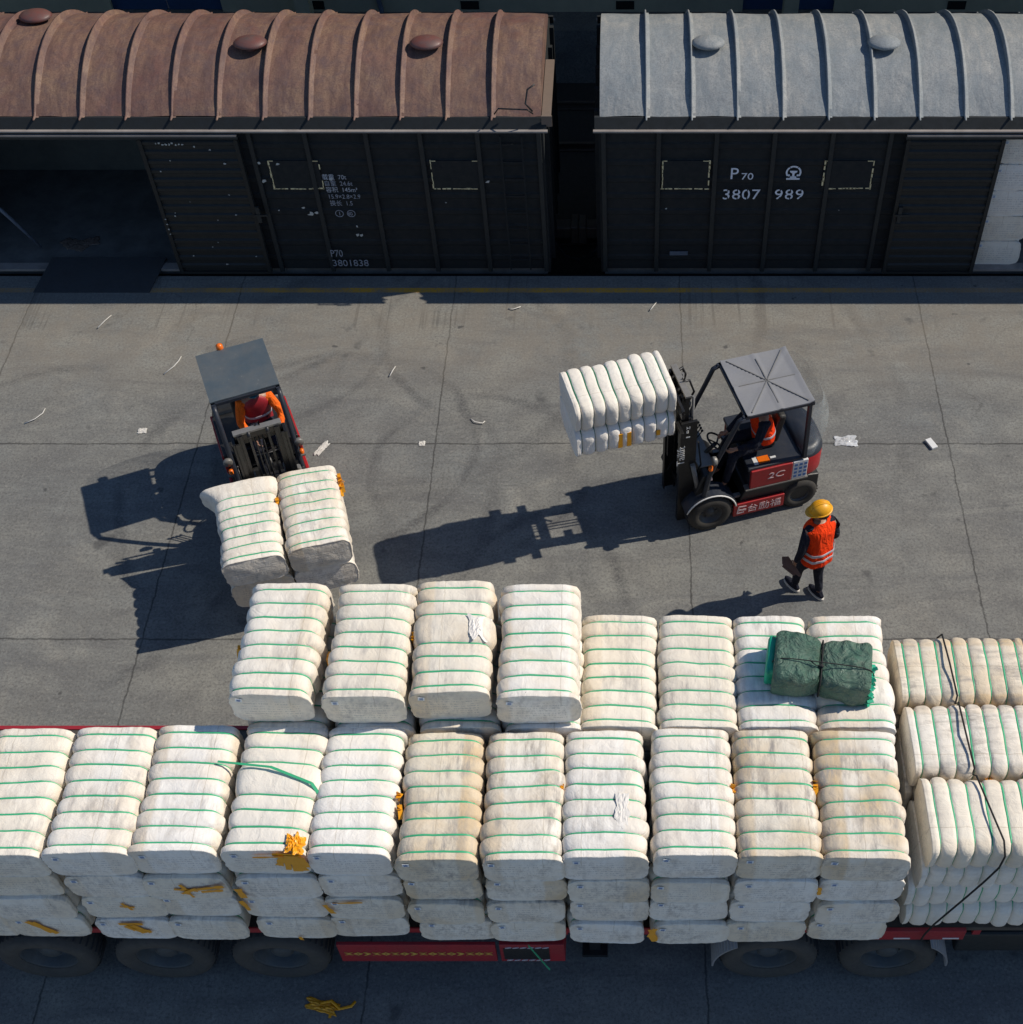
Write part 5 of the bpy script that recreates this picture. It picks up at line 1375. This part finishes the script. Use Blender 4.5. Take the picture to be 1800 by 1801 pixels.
for z0 in (.98, 1.10):
    vb = vest(wk, [(z0, .0, .190, .226), (z0 + .025, .0, .190, .224), (z0 + .05, .0, .189, .222)], 'reflective_band', 'reflect'); vb.parent = vst
# shoes
for key in ('L', 'R'):
    a = Vector(P_['an' + key][0]); t_ = Vector(P_['to' + key][0])
    b = MB(); c = (Vector((a.x, a.y, 0)) * .55 + Vector((t_.x, t_.y, 0)) * .45)
    b.sph((c.x, c.y, .062), (.145, .052, .05), 18, 10); b.sph((a.x, a.y, .09), (.055, .048, .055), 14, 8)
    sh = b.build('shoe', 'navy_cloth', wk)
    b = MB(); b.prism([(c.x + .152 * math.cos(2 * PI * k / 24), c.y + .056 * math.sin(2 * PI * k / 24)) for k in range(24)], 2, .004, .035); b.build('sole', 'sole', sh)
# helmet turned to his left
hx = bpy.data.objects.new('helmet', None); COL.objects.link(hx); hx.parent = wk; hx.location = (.06, .0, 1.785); hx.rotation_euler = (.05, .10, math.atan2(hf[1], hf[0]))
b = MB(); b.sph((0, 0, 0), (.145, .122, .125), 28, 12, z0=.0, z1=1.0)
b.lathe([(.135, -.012), (.150, -.010), (.150, .0), (.135, .004)], 28, 0, Matrix.Diagonal((1.05, .90, 1, 1)))
for yy in (-.03, 0, .03): b.tube([(.135 * math.cos(math.radians(t)), yy * .9, .123 * math.sin(math.radians(t)) + .004) for t in range(15, 166, 10)], .007, 6)
b.build('helmet_shell', 'helmet', hx)
b = MB(); n = 14; pts = [(.235 * math.cos(t) * .86, .125 * math.sin(t)) for t in [-1.35 + 2.7 * k / n for k in range(n + 1)]] + [(.09, .11), (.09, -.11)]
b.prism(pts, 2, -.016, -.006); b.build('helmet_brim', 'helmet', hx)
b = MB(); b.sph((0, 0, -.03), (.098, .088, .085), 18, 8, z0=-.7, z1=.6); hr = b.build('hair', 'hair', wk); hr.location = (.035, -.02, 1.755)
# folded brown card and pouch carried in his left hand: separate thing
b = MB(); b.prism([(-.16, .07), (-.08, .10), (.16, -.09), (.13, -.11), (-.13, -.02)], 2, -.006, .006); b.prism([(-.10, .02), (.10, -.07), (.06, -.12), (-.12, -.05)], 2, -.03, -.008)
cc = b.build('cardboard_piece', 'brown'); cc.location = (wk.location.x, wk.location.y, 0)
ang = wk.rotation_euler.z; hp = Vector((.09, .33, .85)); cc.location = (wk.location.x + hp.x * math.cos(ang) - hp.y * math.sin(ang), wk.location.y + hp.x * math.sin(ang) + hp.y * math.cos(ang), hp.z); cc.rotation_euler = (.5, .2, -.25)
tag(cc, 'folded brown card held in the hand of the walking worker', 'card')

def driver(label, fk, ang, vestm, sleeve, capm, yoff=0.):
    d = thing('person', label, 'person', (fk.location.x, fk.location.y, 0), ang)
    Q = {}
    X0 = -.84
    Q['pelvis'] = ((X0, yoff, 1.27), (.15, .12)); Q['waist'] = ((X0, yoff, 1.40), (.145, .11)); Q['chest'] = ((X0 + .05, yoff, 1.62), (.175, .12)); Q['upper'] = ((X0 + .07, yoff, 1.74), (.13, .095)); Q['neck'] = ((X0 + .12, yoff, 1.81), .05)
    Q['head0'] = ((X0 + .15, yoff, 1.87), .07); Q['head'] = ((X0 + .17, yoff, 1.93), .092); Q['headt'] = ((X0 + .16, yoff, 1.98), .072)
    Q['shL'] = ((X0 + .08, yoff + .19, 1.71), .066); Q['elL'] = ((X0 + .22, yoff + .30, 1.46), .046); Q['wrL'] = ((X0 + .46, yoff + .20, 1.37), .030)
    Q['shR'] = ((X0 + .08, yoff - .19, 1.71), .066); Q['elR'] = ((X0 + .22, yoff - .27, 1.46), .046); Q['wrR'] = ((X0 + .48, yoff - .14, 1.36), .030)
    Q['hipL'] = ((X0 + .06, yoff + .10, 1.26), .085); Q['knL'] = ((X0 + .46, yoff + .14, 1.20), .062); Q['anL'] = ((X0 + .56, yoff + .14, .64), .038); Q['toL'] = ((X0 + .70, yoff + .14, .56), .034)
    Q['hipR'] = ((X0 + .06, yoff - .10, 1.26), .085); Q['knR'] = ((X0 + .46, yoff - .14, 1.20), .062); Q['anR'] = ((X0 + .56, yoff - .14, .64), .038); Q['toR'] = ((X0 + .70, yoff - .14, .56), .034)
    Q2 = dict(Q); BB = list(B_); hand(Q2, BB, 'wrL', 'hl', 1, .9, Vector((1, 0, -.3)), Vector((0, 0, 1))); hand(Q2, BB, 'wrR', 'hr', -1, .9, Vector((1, 0, -.3)), Vector((0, 0, 1)))
    skin_obj('body', Q2, BB, 'skin', d, 0, 1, head_extra(Q['head'][0], (1, .1, 0)), ['skin', 'hair', 'lips'])
    skin_obj('trousers', {**sub(Q, ['pelvis', 'waist'], .008), **sub(Q, ['hipL', 'hipR', 'knL', 'knR', 'anL', 'anR'], .014)},
             [('pelvis', 'waist'), ('pelvis', 'hipL'), ('hipL', 'knL'), ('knL', 'anL'), ('pelvis', 'hipR'), ('hipR', 'knR'), ('knR', 'anR')], 'navy_cloth', d)
    skin_obj('jacket', {**sub(Q, ['waist', 'chest', 'upper', 'shL', 'shR', 'elL', 'elR'], .014), 'wrL': (Q['wrL'][0], .04), 'wrR': (Q['wrR'][0], .04)},
             [('waist', 'chest'), ('chest', 'upper'), ('upper', 'shL'), ('shL', 'elL'), ('elL', 'wrL'), ('upper', 'shR'), ('shR', 'elR'), ('elR', 'wrR')], sleeve, d)
    o = vest(d, [(1.28, 0, .155, .195), (1.40, .0, .15, .19), (1.52, .025, .148, .20), (1.62, .05, .145, .215), (1.70, .065, .135, .215), (1.76, .075, .105, .16), (1.80, .09, .075, .08)], 'vest', vestm); o.location = (X0, yoff, 0)
    vb = vest(d, [(1.40, .0, .156, .197), (1.43, .005, .156, .199), (1.45, .01, .156, .200)], 'reflective_band', 'reflect'); vb.location = (X0, yoff, 0)
    b = MB(); b.sph((0, 0, 0), (.112, .102, .09), 20, 8, z0=.0, z1=1.0); b.prism([(.07 + .10 * math.cos(t), .08 * math.sin(t)) for t in [-1.5 + 3 * k / 10 for k in range(11)]], 2, -.005, .008)
    c = b.build('cap', capm, d); c.location = (X0 + .16, yoff, 1.955)
    return d
driver('driver in orange-red vest and lime cap seated in the grey-roofed forklift', fR, aR, 'orange', 'navy_cloth', 'lime', .17)
driver('driver with bright orange sleeves seated in the slate-roofed forklift', fL, aL, 'red_dull', 'orange2', 'teal', .10)

# ------------------------------------------------------------------ litter on the ground
def crumple(name, mat, loc, s_, label, cat, seed, h=.35, group=None, rz=0., n=12):
    b = MB(); r = random.Random(seed); vs = []; fs = []
    for i in range(n + 1):
        for j in range(n + 1):
            u = i / n - .5; v = j / n - .5
            rad = 1 - .45 * noise.noise(Vector((math.atan2(v, u) * 1.3, seed, 0)))
            x = u * s_[0] * rad; y = v * s_[1] * rad
            q = abs(noise.noise(Vector((u * 6 + seed, v * 6, 0)))) * h * max(s_) * .8 * (1 - (abs(u) + abs(v)) * .8) + .006 + abs(noise.noise(Vector((u * 14, v * 14, seed)))) * h * .12 * max(s_)
            vs.append((x, y, max(.003, q)))
    for i in range(n):
        for j in range(n): q = i * (n + 1) + j; fs.append((q, q + 1, q + n + 2, q + n + 1))
    b.add(vs, fs, 0, True)
    o = b.build(name, mat); o.location = loc; o.rotation_euler = (0, 0, rz)
    m = o.modifiers.new('t', 'SOLIDIFY'); m.thickness = .003
    return tag(o, label, cat, group)
crumple('plastic_bag', 'bag', (3.27, 13.50, 0), (.34, .20), 'crumpled clear plastic bag lying on the concrete joint', 'plastic bag', 1, .3, n=16)
b = MB(); b.bb((-.10, -.05, .005), (.10, .05, .045)); o = b.build('carton', 'white', None, .006); o.location = (4.53, 13.43, 0); o.rotation_euler = (0, 0, 2.0); tag(o, 'small white carton lying near the slab joint corner', 'carton')
crumple('paper_scrap', 'paper', (-4.55, 13.35, 0), (.10, .30), 'white paper strip beside the load of the slate-roofed forklift', 'scrap', 2, .2, 'paper scraps on the yard', -.5)
crumple('paper_scrap', 'paper', (-7.31, 13.71, 0), (.14, .10), 'small white paper ball above the slate-roofed forklift shadow', 'scrap', 3, .4, 'paper scraps on the yard')
crumple('paper_scrap', 'paper', (-3.07, 13.45, 0), (.10, .09), 'small grey paper ball sitting on the slab joint between the forklifts', 'scrap', 4, .5, 'paper scraps on the yard')
def curl(loc, pts, label, w=.010, mat='paper'):
    b = MB(); b.tube([(p[0], p[1], .012 + .02 * abs(math.sin(i))) for i, p in enumerate(pts)], w, 6, 0, True, .35)
    o = b.build('strap_offcut', mat); o.location = (loc[0], loc[1], 0); return tag(o, label, 'strap offcut', 'pale strap offcuts on the yard')
curl((-7.15, 15.13), [(.08, .20), (.07, .08), (.02, -.05), (-.10, -.20)], 'pale curled strap offcut beyond the slate roof corner')
curl((-8.98, 14.0), [(.08, .18), (.08, .06), (.0, -.06), (-.14, -.14)], 'pale curled strap offcut farthest from the trucks, near the frame edge')
curl((-3.68, 14.97), [(.03, .13), (.0, .02), (-.03, -.10)], 'short straight pale strap offcut on the scuffed slab')
curl((-2.27, 13.88), [(-.11, .08), (-.04, .0), (.08, -.03), (.11, .03)], 'hooked pale strap offcut left of the raised bales')
curl((-1.85, 16.46), [(-.1, .0), (-.02, -.03), (.1, .03)], 'short pale strap offcut near the wagon shadow')
curl((-8.5, 16.1), [(.08, .2), (.02, .05), (-.05, -.12)], 'thin pale strap offcut in front of the ramp plate', .010)
curl((.42, 16.5), [(.06, .12), (.0, .0), (-.05, -.1)], 'thin pale strap offcut in front of the grey wagon corner', .010)
crumple('tape_scrap', 'tape', (-3.30, 5.10, 0), (.34, .13), 'torn orange tape scrap lying in the truck shadow', 'tape scrap', 8, .35, None, -.25, 18)
b = MB(); b.tube([(-.12, .05, .03), (.0, .07, .05), (.1, -.01, .03), (.22, .02, .03), (.26, .07, .04)], .018, 6, flat=.4); b.box((-.0, -.08, .02), (.03, .05, .008)); o = b.build('tape_scrap', ['tape']); o.location = (-3.22, 5.08, 0); tag(o, 'twisted tail of orange tape beside the torn scrap in shadow', 'tape scrap')
rr = random.Random(5)
for k in range(4):
    crumple('cardboard_scrap', 'papbrown', (-9.6 + .13 * k + rr.uniform(-.05, .05), 17.95 + rr.uniform(-.12, .22), .046), (.26, .2), 'brown crumpled scrap on the wagon floor behind the ramp', 'scrap', 20 + k, .3, 'scraps on the wagon floor', rr.random() * 3)
